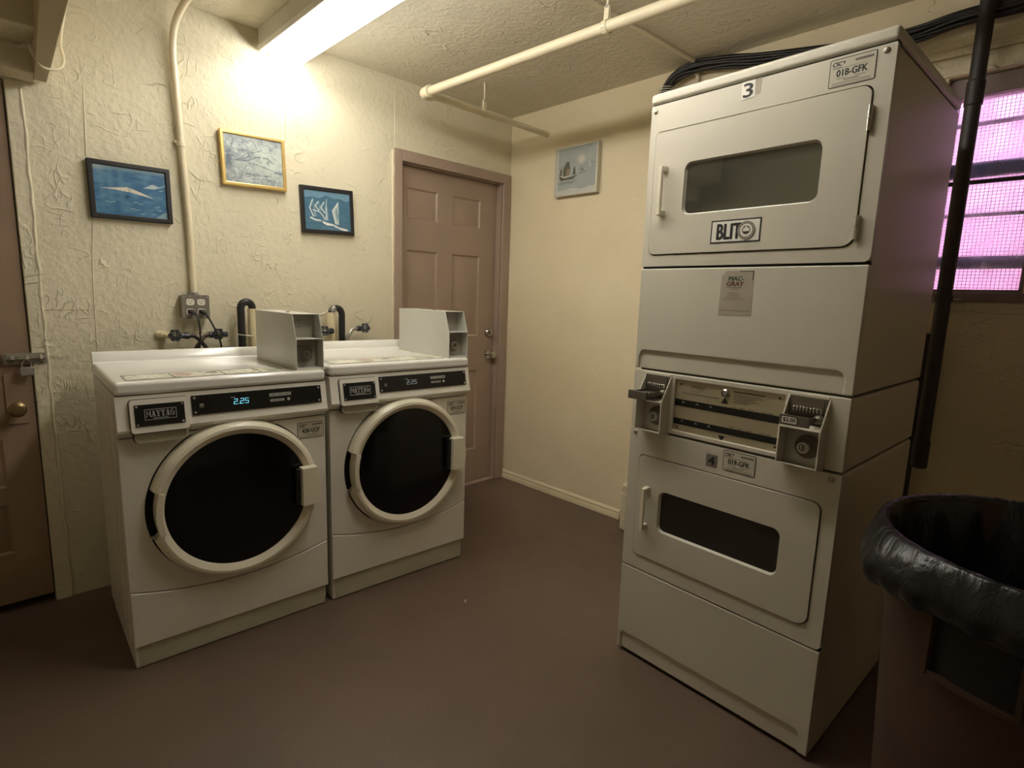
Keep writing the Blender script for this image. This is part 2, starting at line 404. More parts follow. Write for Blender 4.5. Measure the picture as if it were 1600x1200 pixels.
# ------------------------------------------------------------------ doors
def panel_door(mb, x0, x1, z0, z1, y, panels, mt):
    """door slab face at y with raised-and-fielded panels: list of (x0,x1,z0,z1)"""
    mb.plate([(x0, z0), (x1, z0), (x1, z1), (x0, z1)], y, y+.04, mt, holes=[[(a, c), (b, c), (b, d_), (a, d_)] for a, b, c, d_ in panels])
    i = mb.mi(mt)
    for a, b, c, d_ in panels:
        steps = [(0, 0), (.010, .009), (.022, .009), (.040, .003)]
        loops = []
        for ins, dep in steps:
            loops.append([mb.bm.verts.new((px, y+dep, pz)) for px, pz in ((a+ins, c+ins), (b-ins, c+ins), (b-ins, d_-ins), (a+ins, d_-ins))])
        for A, B in zip(loops, loops[1:]):
            for k in range(4): mb.face([A[k], A[(k+1) % 4], B[(k+1) % 4], B[k]], i)
        mb.face(loops[-1], i)
        mb.box(a, b, y+.012, y+.038, c, d_, mt)

# far door (right part of the back wall)
r2 = bpy.data.objects.new('door_2', None); COL.objects.link(r2); struct(r2)
r2['label'] = 'taupe six panel door in the corner behind the right washer'
YD = .045
m = MB()
panel_door(m, D2L+.004, D2R-.012, .012, D2T-.006, YD,
           [(-.800, -.575, 1.745, 1.925), (-.455, -.225, 1.745, 1.925), (-.800, -.575, 1.035, 1.565), (-.455, -.225, 1.035, 1.565), (-.800, -.575, .24, .80), (-.455, -.225, .24, .80)], M_taupe)
m.build('door_leaf', r2)
m = MB()
m.box(D2L-.056, D2L, -.016, 0, 0, D2T+.062, M_taupe2); m.box(D2R, D2R+.064, -.016, 0, 0, D2T+.062, M_taupe2)
m.box(D2L, D2R, -.016, 0, D2T, D2T+.062, M_taupe2)
m.build('door_casing', r2, bevel=.004)
m = MB()
m.box(D2L-.004, D2L+.002, 0, .148, 0, D2T, M_taupe2); m.box(D2R-.010, D2R+.001, 0, .148, 0, D2T, M_taupe2); m.box(D2L, D2R, 0, .148, D2T-.004, D2T+.002, M_taupe2)
m.box(D2L, D2R, .09, .148, 0, D2T, M_dark); m.box(D2L, D2R, .0, .09, 0, .008, M_taupe2)
m.build('door_jamb', r2)
m = MB()   # round knob
m.cyl((-.132, YD, .906), (-.132, YD-.008, .906), .030, M_chrome)
m.lathe([(.011, -.006), (.011, -.03), (.022, -.040), (.027, -.052), (.024, -.064), (.012, -.070), (.001, -.071)], M_chrome, (-.132, YD, .906), 'y', 24)
m.build('door_knob', r2)
m = MB()   # deadbolt
m.lathe([(.031, 0), (.031, -.006), (.026, -.016), (.022, -.020), (.001, -.020)], M_chrome, (-.132, YD, 1.056), 'y', 24)
m.box(-.135, -.129, YD-.034, YD-.018, 1.042, 1.070, M_chrome)
m.build('deadbolt', r2)
# ragged caulk bead down the casing's left side and at the corner
m = MB()
rnd = random.Random(3)
pp = [(D2L-.058+rnd.uniform(-.002, .002), -.003, z) for z in np.arange(.0, 2.13, .03)]
m.tube(pp, lambda t: .004+.0025*abs(math.sin(t*71)), M_creampipe, 8, 2)
pp = [(-.006+rnd.uniform(-.001, .001), -.004, z) for z in np.arange(.06, 2.14, .04)]
m.tube(pp, .004, M_creampipe, 8, 2)
struct(m.build('trim_2'))

# near-left door
r1 = bpy.data.objects.new('door_1', None); COL.objects.link(r1); struct(r1)
r1['label'] = 'old taupe panel door at the left edge under the stair soffit'
m = MB()
panel_door(m, D1L+.003, D1R-.004, .035, D1T-.008, .004,
           [(-3.25, -3.01, .24, .44), (-2.905, -2.655, .24, .44), (-3.25, -3.01, .51, .70), (-2.905, -2.655, .51, .70),
            (-3.25, -3.01, 1.10, 1.72), (-2.905, -2.675, 1.10, 1.72)], M_taupe3)
m.build('door_leaf', r1)
m = MB(); m.box(D1L, D1R, .06, .148, 0, D1T, M_dark); m.build('door_jamb', r1)
m = MB()
m.plate(rrect(-2.634, -2.572, .760, .952, .004), -.002, .004, M_taupe3); m.build('lock_plate', r1, bevel=.002)
m = MB()
m.cyl((-2.605, -.001, .822), (-2.605, -.010, .822), .022, M_brass)
m.lathe([(.009, -.006), (.009, -.028), (.020, -.036), (.028, -.048), (.028, -.058), (.018, -.068), (.001, -.070)], M_brass, (-2.605, 0, .822), 'y', 24)
m.build('door_knob', r1)
m = MB()
pp = [(-2.500+rnd.uniform(-.003, .003), -.003, z) for z in np.arange(.0, 2.03, .05)]
m.box(-2.544, -2.503, -.006, 0, 0, 2.021, M_wall_back)
m.tube(pp, lambda t: .004+.003*abs(math.sin(t*57)), M_wall_back, 8, 2)
struct(m.build('trim_3'))
# sliding bolt with padlock across the door edge
t = thing('slide_bolt', 'steel sliding bolt fixed across the edge of the left door', 'latch', (-2.56, 0, 1.012))
m = MB(); m.plate(rrect(-.070, .058, -.021, .021, .003), -.012, -.0065, M_steel)
for sx in (-.062, .048):
    for sz in (-.014, .014): m.cyl((sx, -.012, sz), (sx, -.0145, sz), .004, M_chrome, 10)
m.build('back_plate', t, bevel=.001)
m = MB(); m.cyl((-.060, -.022, 0), (.050, -.022, 0), .0065, M_chrome, 16); m.cyl((-.03, -.022, 0), (-.03, -.04, -.004), .005, M_chrome, 12)
m.build('bolt_rod', t)
for a in (-.048, -.005, .036):
    m = MB(); m.plate([(-.012, -.014)]+[(-.012-.020*math.sin(k/10*PI), -.014+.028*k/10) for k in range(1, 10)]+[(-.012, .014)], a, a+.010, M_steel, ax='yz')
    m.build('bolt_keeper', t)
t = thing('padlock', 'small steel padlock hanging from the sliding bolt', 'padlock', (-2.565, -.031, .965))
m = MB(); m.box(-.021, .021, -.008, .008, -.018, .016, M_steel); m.build('lock_body', t, bevel=.004)
m = MB(); m.tube([(-.013, 0, .016), (-.013, 0, .032), (0, 0, .044), (.013, 0, .032), (.013, 0, .016)], .003, M_chrome, 8); m.build('shackle', t)

# stair soffit above the left door
m = MB()
m.hexa([(-3.6, -.10, 2.024), (-2.462, -.125, 2.028), (-2.462, 0, 2.028), (-3.6, 0, 2.024), (-3.6, -.10, 2.12), (-2.462, -.125, 2.125), (-2.462, 0, 2.125), (-3.6, 0, 2.12)], M_wall_masonry)
m.hexa([(-3.6, -.27, 2.118), (-2.462, -.31, 2.122), (-2.462, 0, 2.122), (-3.6, 0, 2.118), (-3.6, -.27, 2.24), (-2.462, -.31, 2.24), (-2.462, 0, 2.24), (-3.6, 0, 2.24)], M_wall_masonry)
m.hexa([(-3.6, -.47, 2.238), (-2.462, -.47, 2.238), (-2.462, 0, 2.238), (-3.6, 0, 2.238), (-3.6, -.47, H), (-2.462, -.47, H), (-2.462, 0, H), (-3.6, 0, H)], M_wall_masonry)
struct(m.build('trim_4', bevel=.006))
# slanting boxed stringer at the soffit's right end
m = MB()
m.hexa([(-2.468, -.10, 2.015), (-2.432, -.10, 2.015), (-2.428, -.004, 2.040), (-2.468, -.004, 2.040),
        (-2.474, -.62, 2.215), (-2.404, -.60, 2.170), (-2.412, -.52, 2.34), (-2.474, -.52, 2.34)], M_cream)
struct(m.build('trim_5', bevel=.004))
m = MB()
m.tube([(-2.483, -.20, 2.10), (-2.474, -.20, 2.072), (-2.448, -.19, 2.040), (-2.405, -.18, 2.050), (-2.388, -.17, 2.085), (-2.392, -.16, 2.14), (-2.383, -.15, 2.20), (-2.372, -.14, 2.26), (-2.378, -.12, 2.33), (-2.40, -.10, 2.46)], .0052, M_creampipe, 10)
tag(m.build('looped_cable'), 'cream painted cable looping under the slanting stair board, top left', 'cable')

# ------------------------------------------------------------------ window
w = bpy.data.objects.new('window_1', None); COL.objects.link(w); struct(w)
w['label'] = 'small basement window with wire mesh, pink light outside'
m = MB()   # frame in the opening
m.plate([(WL, WB), (WR, WB), (WR, WT), (WL, WT)], .03, .10, M_wood, holes=[[(WL-.030, WB+.016), (WR+.014, WB+.016), (WR+.014, WT-.070), (WL-.030, WT-.070)]], ax='yz')
m.box(-.012, .04, WR-.01, WL+.01, WB-.030, WB+.004, M_wood)
m.build('window_frame', w, bevel=.004)
m = MB()
for z, h_, y_, mt in ((2.004, .006, .080, M_bar), (1.835, .027, .075, M_railblue), (1.786, .007, .040, M_bar), (1.670, .006, .080, M_bar), (1.492, .024, .085, M_railblue)):
    m.box(y_-.008, y_+.008, WR+.01, WL-.01, z-h_, z+h_, mt)
m.build('window_bars', w)
m = MB()
for k in range(26): yy = WR+.014+k*.0125; m.cyl((.112, yy, WB), (.112, yy, WT), .0009, M_wire, 5)
for k in range(64): zz = WB+k*.0125; m.cyl((.113, WR, zz), (.113, WL, zz), .0009, M_wire, 5)
m.build('wire_mesh', w)
def dirty_glass():
    g = bpy.data.materials.new('dusty_window_glass'); nt, N, K, P = nodes(g)
    out = N['Material Output']; tr = N.new('ShaderNodeBsdfTransparent'); df = N.new('ShaderNodeBsdfTranslucent'); gl = N.new('ShaderNodeBsdfGlossy')
    tr.inputs[0].default_value = (.95, .93, 1, 1); df.inputs[0].default_value = (.8, .78, .9, 1); gl.inputs['Roughness'].default_value = .08
    tc = N.new('ShaderNodeTexCoord'); n = N.new('ShaderNodeTexNoise'); n.inputs['Scale'].default_value = 9; n.inputs['Detail'].default_value = 7
    K.new(tc.outputs['Object'], n.inputs['Vector'])
    mr = N.new('ShaderNodeMapRange'); mr.inputs['From Min'].default_value = .35; mr.inputs['From Max'].default_value = .8; mr.inputs['To Min'].default_value = .08; mr.inputs['To Max'].default_value = .6
    K.new(n.outputs['Fac'], mr.inputs['Value'])
    a = N.new('ShaderNodeMixShader'); K.new(mr.outputs[0], a.inputs[0]); K.new(tr.outputs[0], a.inputs[1]); K.new(df.outputs[0], a.inputs[2])
    b = N.new('ShaderNodeMixShader'); b.inputs[0].default_value = .05; K.new(a.outputs[0], b.inputs[1]); K.new(gl.outputs[0], b.inputs[2])
    K.new(b.outputs[0], out.inputs['Surface']); return g
m = MB(); m.box(.060, .064, WR+.01, WL-.01, WB+.01, WT-.04, dirty_glass()); m.build('window_pane', w)
# neighbour's pink wall outside
m = MB(); m.box(1.1, 1.2, -6, 1.5, -.5, 4.0, M_pink)
for yy in (-2.05, -2.62, -3.0, -3.5): m.box(1.09, 1.1, yy-.02, yy, -.5, 4.0, M_pink)
tag(m.build('pink_wall'), 'pink stucco wall seen outside through the window', 'wall')
m = MB(); m.box(.152, 1.085, -6, 1.5, .9, 1.0, M_wall_masonry); tag(m.build('light_well_ledge'), 'pale concrete ledge outside below the window', 'ledge')

# ------------------------------------------------------------------ ceiling light
t = thing('fluorescent_fixture', 'long ceiling strip light with two glowing fluorescent tubes', 'ceiling light', (-1.545, -.02, H))
m = MB()
m.box(-.105, .085, -2.10, 0, -.080, -.0005, M_alum)
m.plate([(-.115, -.080), (-.105, -.098), (.085, -.098), (.095, -.080)], -2.10, 0, M_alum)
m.build('housing', t, bevel=.003)
for xx in (-.045, .040):
    m = MB(); m.cyl((xx, -.022, -.122), (xx, -2.075, -.122), .019, M_tube, 24); m.build('fluorescent_tube', t, ang=60)
for yy in (-.017, -2.080):
    for xx in (-.045, .040):
        m = MB(); m.box(xx-.012, xx+.012, yy-.004, yy+.004, -.132, -.098, M_alum); m.build('lamp_holder', t, bevel=.003)
t['label'] = 'long ceiling strip light with two glowing fluorescent tubes'

# ------------------------------------------------------------------ ceiling pipes
ZP = 2.318
t = thing('sprinkler_pipe', 'white painted pipe hung below the ceiling, turning at an elbow into the right wall', 'pipe', (-.945, -.326, ZP))
m = MB(); m.tube([(0, -.03, 0), (.135, -2.9, .01)], .021, M_creampipe, 20, 1); m.build('long_pipe', t, ang=60)
m = MB(); m.tube([(.02, 0, 0), (.945, 0, .004)], .0165, M_creampipe, 18, 1); m.build('branch_pipe', t, ang=60)
m = MB(); m.tube([(0, -.055, 0), (0, -.012, 0), (.012, 0, 0), (.05, 0, 0)], .027, M_creampipe, 18, 6); m.lathe([(.030, -.0), (.030, -.016), (.022, -.018)], M_creampipe, (0, -.040, 0), 'y', 20)
m.build('elbow', t)
def hanger(dx, dy, dz, r, along):
    t = thing('pipe_hanger', '', 'hanger', (-.945+dx, -.326+dy, ZP+dz))
    m = MB(); m.cyl((0, 0, r+.045), (0, 0, H-ZP-dz-.0005), .0045, M_creampipe, 10); m.build('rod', t)
    m = MB(); pts = [(0, -.004, r+.05), (.010, 0, r+.02)]
    N_ = 14; ring = [(math.cos(a)*(r+.003), math.sin(a)*(r+.003)) for a in [PI*.42-k/N_*PI*1.84 for k in range(N_+1)]]
    prof = [(.003, r+.052)]+ring+[(-.003, r+.052)]
    for k in range(len(prof)-1):
        (a, b), (c, d_) = prof[k], prof[k+1]; hw = .011
        if along == 'y': P = [(a, -hw, b), (a, hw, b), (c, hw, d_), (c, -hw, d_)]
        else: P = [(-hw, a, b), (hw, a, b), (hw, c, d_), (-hw, c, d_)]
        n = (Vector(P[1])-Vector(P[0])).cross(Vector(P[2])-Vector(P[0])).normalized()*.0018
        m.hexa([Vector(p)-n for p in P]+[Vector(p)+n for p in P], M_creampipe)
    m.cyl((0, 0, r+.045), (0, 0, r+.058), .009, M_steel, 6); m.build('clevis', t); return t
hanger(.052, -1.10, .004, .021, 'y')['label'] = 'painted clevis hanger holding the long white pipe, near the top edge'
hanger(.410, 0, .001, .0165, 'x')['label'] = 'painted clevis hanger holding the short branch pipe beside the right wall'

# thin conduit on the ceiling, bending down the right wall
m = MB(); yy = -1.335
m.tube([(-1.75, -1.28, H-.014), (-.9, -1.30, H-.014), (-.16, yy, H-.014), (-.05, yy, H-.017), (-.018, yy, H-.06), (-.014, yy, H-.13), (-.014, yy, 1.9)], .0105, M_creampipe, 12, 8)
tag(m.build('ceiling_conduit'), 'thin painted conduit crossing the ceiling and bending down behind the dryers', 'conduit')

# vertical conduit on the back wall
t = thing('wall_conduit', 'cream painted conduit running up the back wall from the grey outlet box', 'conduit', (-1.985, -.018, 1.27))
m = MB()
m.tube([(.012, 0, -.005), (.008, 0, .30), (-.004, 0, .62), (-.014, -.002, .90), (-.018, -.006, 1.00), (-.010, -.025, 1.10), (.010, -.09, 1.165), (.03, -.20, 1.192), (.05, -.6, 1.197), (.06, -1.6, 1.197)], .0135, M_creampipe, 14)
m.build('pipe_run', t)
m = MB(); m.lathe([(.012, -.010), (.0175, -.008), (.0175, .008), (.012, .010)], M_creampipe, (-.005, 0, .637), 'z', 18); m.build('coupling', t)
m = MB(); m.box(-.030, -.010, .004, .018, .640, .652, M_creampipe); m.build('pipe_strap', t, bevel=.002)
m = MB(); m.lathe([(.012, -.002), (.020, -.002), (.020, .010), (.0145, .016)], M_steel, (.012, 0, 0), 'z', 12); m.build('box_connector', t)

# outlet box
t = thing('outlet_box', 'grey metal box with four outlets on the back wall', 'outlet', (-1.975, 0, 1.215))
m = MB(); m.box(-.056, .052, -.048, 0, -.050, .052, M_boxgrey); m.build('box', t, bevel=.006)
m = MB(); m.plate(rrect(-.058, .054, -.052, .054, .008), -.052, -.0482, M_boxgrey, holes=[rrect(cx-.0165, cx+.0165, cz-.0145, cz+.0145, .010) for cx in (-.024, .020) for cz in (-.020, .022)])
for sx, sz in ((-.049, .045), (.045, .045), (-.049, -.043), (.045, -.043), (-.024, .049), (.02, .049), (-.024, -.047), (.02, -.047)): m.cyl((sx, -.052, sz), (sx, -.0545, sz), .0035, M_steel, 10)
m.build('cover_plate', t, bevel=.001)
for cx in (-.024, .020):
    for cz in (-.020, .022):
        m = MB(); m.plate(rrect(cx-.016, cx+.016, cz-.014, cz+.014, .010), -.054, -.045, M_outlet)
        for q in (-.006, .006): m.box(cx+q-.001, cx+q+.001, -.0544, -.0540, cz+.001, cz+.008, M_ink)
        m.cyl((cx, -.0544, cz-.006), (cx, -.0540, cz-.006), .0024, M_ink, 10)
        m.build('receptacle', t)
BX, BZ = -1.975, 1.215
def cord(cx, pts, label):
    t = thing('power_cord', label, 'cord', (BX+cx, -.0545, BZ-.020))
    m = MB(); m.hexa([(-.013, 0, -.010), (.013, 0, -.010), (.013, 0, .010), (-.013, 0, .010), (-.002, -.034, -.014), (.012, -.034, -.016), (.012, -.034, -.003), (-.002, -.034, -.001)], M_cord)
    m.build('plug', t, bevel=.003)
    m = MB(); m.tube([Vector(p)-Vector((BX+cx, -.0545, BZ-.020)) for p in pts], .0042, M_cord, 10); m.build('cable', t)
cord(-.024, [(-1.995, -.085, 1.188), (-1.987, -.108, 1.172), (-1.984, -.118, 1.13), (-1.985, -.118, 1.07), (-1.995, -.115, 1.00), (-2.0, -.11, .9)], 'black power cord hanging straight from the left lower outlet')
cord(.020, [(-1.950, -.085, 1.188), (-1.944, -.112, 1.170), (-1.926, -.134, 1.118), (-1.908, -.138, 1.06), (-1.900, -.12, 1.0), (-1.90, -.11, .9)], 'black power cord slanting from the right lower outlet past the valve')

# water valves
def valve(x, z, side, label, stub=True, tilt=0, y=-.07):
    """wheel faces out into the room; side: direction (+1/-1) its hose leaves"""
    t = thing('water_valve', label, 'valve', (x, y, z))
    m = MB()
    if stub: m.cyl((-side*.045, .07, .0), (-side*.020, 0, .0), .014, M_cream, 14); m.cyl((-side*.060, .07, .002), (-side*.04, .05, .002), .018, M_cream, 14)
    m.tube([(-side*.03, .01, 0), (0, 0, 0), (side*.035, .0, 0)], .0125, M_iron, 12, 4); m.cyl((side*.028, 0, 0), (side*.045, 0, 0), .015, M_iron, 8)
    m.cyl((0, 0, 0), (-.012, -.03, .004), .008, M_brass, 10)
    m.build('valve_body', t)
    m = MB(); c = Vector((-.018, -.036, .005)); nrm = Vector((-.45+tilt, -.88, .15)).normalized(); a = nrm.cross(Vector((0, 0, 1))).normalized(); b = a.cross(nrm)
    R_ = .021; N_ = 36
    m.tube([c+(a*math.cos(2*PI*k/N_)+b*math.sin(2*PI*k/N_))*(R_+.003*math.cos(6*2*PI*k/N_)) for k in range(N_)], .0042, M_iron, 8, 1, closed=True)
    for k in range(3): d_ = a*math.cos(PI*k/3)+b*math.sin(PI*k/3); m.cyl(c-d_*R_, c+d_*R_, .0028, M_iron, 8)
    m.cyl(c-nrm*.004, c+nrm*.006, .006, M_steel, 10)
    m.build('handwheel', t)
    return t
valve(-2.060, 1.090, 1, 'dark iron water valve on a cream stub, left of the power cords')
valve(-1.888, 1.092, -1, 'iron water valve just right of the power cords', False, -.2)
valve(-1.402, 1.100, 1, 'iron water valve hidden partly behind the left coin box', False, .2, -.112)
valve(-1.150, 1.108, -1, 'iron water valve right of the second drain hose', False, -.2)
def hose(pts, r, mt, label):
    m = MB(); m.tube(pts, r, mt, 12); return tag(m.build('fill_hose'), label, 'hose')
hose([(-2.018, -.07, 1.090), (-1.99, -.072, 1.084), (-1.965, -.075, 1.055), (-1.948, -.08, 1.02), (-1.945, -.08, .92)], .0085, M_hosedk, 'dark fill hose curving down from the left valve')
hose([(-1.930, -.07, 1.092), (-1.958, -.080, 1.084), (-1.985, -.099, 1.055), (-2.003, -.100, 1.02), (-2.01, -.100, .92)], .0085, M_hosedk, 'dark fill hose crossing from the valve right of the cords')
hose([(-1.192, -.07, 1.108), (-1.222, -.075, 1.106), (-1.248, -.08, 1.080), (-1.262, -.08, 1.04), (-1.265, -.08, .92)], .0095, M_steel, 'grey fill hose bending down from the rightmost valve')
# standpipes and drain hoses
def standpipe(x, z, label):
    m = MB(); m.lathe([(.017, 0), (.023, 0), (.023, z-.002), (.017, z-.002), (.017, z-.1)], M_pvc, (x, -.075, 0), 'z', 22)
    m.cyl((x, -.075, z-.14), (x, -.075, z-.13), .0245, M_pvc, 20)
    return tag(m.build('standpipe'), label, 'pipe')
standpipe(-1.742, 1.213, 'cream standpipe left of the left coin box')
standpipe(-1.352, 1.198, 'cream standpipe behind the left coin box')
def drain(x0, x1, z0, label, corr):
    t = thing('drain_hose', label, 'hose', (x0, -.080, .0))
    ztop = z0
    s = 1 if x1 > x0 else -1; R_ = abs(x1-x0)/2; pts = [(0, 0, .55), (0, 0, .9), (0, 0, ztop-.16), (0, 0, ztop-.10), (0, 0, ztop-R_-.030), (0, 0, ztop-R_-.004)]
    pts += [(s*(R_-R_*math.cos(a)), 0, ztop-R_+R_*math.sin(a)-.004) for a in (PI*.25, PI*.5, PI*.75)]+[(s*2*R_, .0, ztop-R_-.008), (s*2*R_, .003, ztop-R_-.06)]
    m = MB(); m.tube(pts, .0165, M_rubber, 16); m.build('rubber_hose', t)
    m = MB()
    if corr:
        for k in range(6): a = PI*(.62+k*.05); c = Vector((s*(R_-R_*math.cos(a)), 0, ztop-R_+R_*math.sin(a)-.004)); d_ = Vector((s*math.sin(a), 0, math.cos(a))); m.cyl(c-d_*.0015, c+d_*.0015, .0185, M_steel, 18)
        m.build('ribbed_collar', t)
    else:
        m.tube([(-.020, 0, 1.092), (0, -.022, 1.089), (.03, -.028, 1.086), (.058, .0, 1.088), (.03, .026, 1.09), (0, .02, 1.092)], .0022, M_outlet, 6, 4, closed=True); m.build('cable_tie', t)
drain(-1.797, -1.745, 1.246, 'black drain hose hooked into the standpipe left of the left coin box', False)
drain(-1.290, -1.350, 1.222, 'black drain hose with ribbed end behind the gap between coin boxes', True)

# ------------------------------------------------------------------ paintings (colour painted per vertex)
class Paint:
    def __init__(s, w, h): s.w, s.h = w, h; s.a = np.zeros((h, w, 3)); s.X, s.Y = np.meshgrid((np.arange(w)+.5)/w, (np.arange(h)+.5)/h)
    def rgb(s, c): return np.array(L(c)[:3])
    def fill(s, c): s.a[:] = s.rgb(c)
    def blend(s, mask, c):
        mask = np.clip(mask, 0, 1)[..., None]; s.a = s.a*(1-mask)+s.rgb(c)*mask
    def poly(s, pts, c, al=1):
        ins = np.zeros(s.X.shape, bool); n = len(pts); j = n-1
        for i in range(n):
            xi, yi = pts[i]; xj, yj = pts[j]
            cond = ((yi > s.Y) != (yj > s.Y)) & (s.X < (xj-xi)*(s.Y-yi)/((yj-yi)+1e-9)+xi); ins ^= cond; j = i
        s.blend(ins*al, c)
    def line(s, pts, wd, c, al=1):
        asp = s.h/s.w
        dm = np.full(s.X.shape, 9.)
        for (x0, y0), (x1, y1) in zip(pts, pts[1:]):
            dx, dy = x1-x0, (y1-y0)*asp; px = s.X-x0; py = (s.Y-y0)*asp
            t_ = np.clip((px*dx+py*dy)/(dx*dx+dy*dy+1e-9), 0, 1); dm = np.minimum(dm, np.hypot(px-t_*dx, py-t_*dy))
        s.blend(np.clip((wd-dm)/wd*2, 0, 1)*al, c)
    def spot(s, x, y, rx, ry, c, al=1): s.blend(np.exp(-(((s.X-x)/rx)**2+((s.Y-y)/ry)**2))*al, c)
    def noise(s, seed, fx, fy, oct_=4):
        r = np.random.RandomState(seed); out = np.zeros(s.X.shape); amp = 1; tot = 0
        for o_ in range(oct_):
            gx, gy = int(fx*2**o_)+2, int(fy*2**o_)+2; g = r.rand(gy, gx)
            u = s.X*(gx-1.001); v = s.Y*(gy-1.001); i = u.astype(int); j = v.astype(int); fu = u-i; fv = v-j
            fu = fu*fu*(3-2*fu); fv = fv*fv*(3-2*fv)
            out += amp*((g[j, i]*(1-fu)+g[j, i+1]*fu)*(1-fv)+(g[j+1, i]*(1-fu)+g[j+1, i+1]*fu)*fv); tot += amp; amp *= .55
        return out/tot
    def mesh(s, name, org, right, up, W_, H_, mt, parent):
        """grid whose row 0 is the top; org = lower-left corner"""
        nx, ny = s.w, s.h; verts = []; faces = []
        for j in range(ny+1):
            for i in range(nx+1): verts.append(org+right*(W_*i/nx)+up*(H_*(1-j/ny)))
        for j in range(ny):
            for i in range(nx): a = j*(nx+1)+i; faces.append((a, a+nx+1, a+nx+2, a+1))
        me = bpy.data.meshes.new(name); me.from_pydata(verts, [], faces)
        at = me.color_attributes.new('Col', 'FLOAT_COLOR', 'CORNER')
        cols = np.ones((ny*nx, 4, 4)); cols[:, :, :3] = s.a.reshape(-1, 1, 3); at.data.foreach_set('color', cols.ravel())
        me.materials.append(mt); ob = bpy.data.objects.new(name, me); COL.objects.link(ob); ob.parent = parent; return ob

def frame_on_back(name, label, corners, bw, depth, mt, paint, inner_bevel=.004):
    """corners: x0,x1,z at left, z at right, height ; hangs flat on the back wall"""
    x0, x1, zc, hh, rot = corners
    ww = x1-x0
    t = thing(name, label, 'picture', ((x0+x1)/2, 0, zc)); t.rotation_euler = (0, rot, 0)
    m = MB(); a, b = ww/2, hh/2
    m.plate([(-a, -b), (a, -b), (a, b), (-a, b)], -depth, -.002, mt, holes=[[(-a+bw, -b+bw), (a-bw, -b+bw), (a-bw, b-bw), (-a+bw, b-bw)]])
    m.build('picture_frame', t, bevel=inner_bevel, seg=2)
    paint.mesh('print', Vector((-a+bw-.001, -depth+.006, -b+bw-.001)), Vector((1, 0, 0)), Vector((0, 0, 1)), ww-2*bw+.002, hh-2*bw+.002, M_print, t)
    m = MB(); m.box(-a+.004, a-.004, -depth+.007, -.001, -b+.004, b-.004, M_dark); m.build('backing', t)
    return t
# 1: bird over blue sea
p = Paint(150, 110); p.fill((62, 112, 150))
n1 = p.noise(1, 6, 14, 5); p.blend((n1-.5)*1.6, (112, 162, 192)); p.blend((.5-n1)*2.0, (36, 84, 128))
for x in (.10, .22, .36): p.spot(x, .35, .04, .55, (108, 150, 176), .45)
p.blend(np.clip((.10-p.Y)*10, 0, 1), (142, 170, 180)); p.spot(.05, .02, .1, .09, (170, 186, 186), .8)
p.poly([(.08, .47), (.25, .44), (.45, .40), (.50, .42), (.62, .475), (.82, .585), (.62, .535), (.50, .505), (.46, .50), (.28, .475)], (222, 214, 196))
p.poly([(.45, .40), (.50, .42), (.50, .50), (.45, .50)], (170, 176, 176), .6)
p.poly([(.67, .38), (.74, .33), (.80, .28), (.86, .30), (.90, .34), (.82, .38)], (196, 208, 210), .8); p.line([(.9, .33), (1, .28)], .008, (190, 205, 212), .8)
p.spot(.435, .60, .02, .03, (24, 52, 84), 1); p.line([(.14, .73), (.2, .745), (.27, .72)], .009, (160, 188, 200), .7)
for x, y in ((.55, .70), (.62, .72), (.5, .84), (.56, .86), (.86, .75), (.88, .83), (.64, .93), (.80, .92), (.93, .40)): p.line([(x-.03, y+.005), (x+.03, y-.006)], .007, (176, 198, 208), .7)
p.poly([(.80, 1.0), (1.0, .83), (1.0, 1.0)], (140, 168, 182), .9)
frame_on_back('framed_picture', 'black framed blue seascape print with a gliding white bird, left of the conduit', (-2.326, -2.040, 1.680, .226, -.012), .019, .024, M_frameblack, p)
# 2: misty tree branches, gold frame
p = Paint(150, 110); p.fill((168, 178, 176))
n1 = p.noise(2, 5, 8, 6); n2 = p.noise(5, 14, 9, 4); dk = np.clip(.75-p.X, 0, 1)
p.blend((n1-.45)*2.2, (214, 220, 212)); p.blend((n2-.5)*3.2*(dk+.25), (96, 108, 122)); p.blend((.5-n1)*2.4*dk, (104, 120, 136))
p.spot(.70, .42, .3, .25, (198, 208, 196), .7); p.spot(.05, .55, .10, .25, (74, 90, 104), .9); p.blend(np.clip((p.Y-.85)*5, 0, 1)*.6, (112, 120, 142))
for pts, wdt in (([(0, .52), (.18, .53), (.4, .50), (.52, .42), (.62, .39), (.74, .41), (.84, .50)], .013), ([(.2, .5), (.35, .46), (.45, .36), (.58, .28), (.66, .22)], .010), ([(.05, .46), (.12, .28), (.16, .10)], .012), ([(.3, .52), (.5, .56), (.7, .62), (.9, .68), (1, .70)], .008),
                 ([(.24, .90), (.28, .75), (.36, .62)], .014), ([(.26, .85), (.34, .87), (.42, .84)], .009), ([(.35, .78), (.55, .80), (.8, .78)], .007), ([(.4, .9), (.6, .86), (.85, .88)], .008), ([(.28, .45), (.4, .35), (.5, .30)], .007)):
    p.line(pts, wdt, (92, 104, 112), .8)
for pts in ([(.2, .95), (.19, .8), (.17, .70)], [(.14, .22), (.2, .34), (.24, .4)], [(.35, .12), (.45, .2)], [(.5, .34), (.58, .31)], [(.65, .2), (.75, .32)], [(.3, .86), (.45, .92)]): p.line(pts, .009, (226, 232, 226), .7)
for k in range(240):
    x, y = random.random()**1.2*.95, random.random()*.42 if k % 3 else random.uniform(.62, .98); p.line([(x, y), (x+random.uniform(-.03, .07), y+random.uniform(-.02, .06))], random.uniform(.005, .011), random.choice([(222, 228, 222), (96, 108, 122), (120, 132, 146), (200, 210, 206)]), .5)
p.blend((n2-.5)*1.6, (206, 214, 208)); p.blend((.47-n2)*2.4, (104, 114, 128))
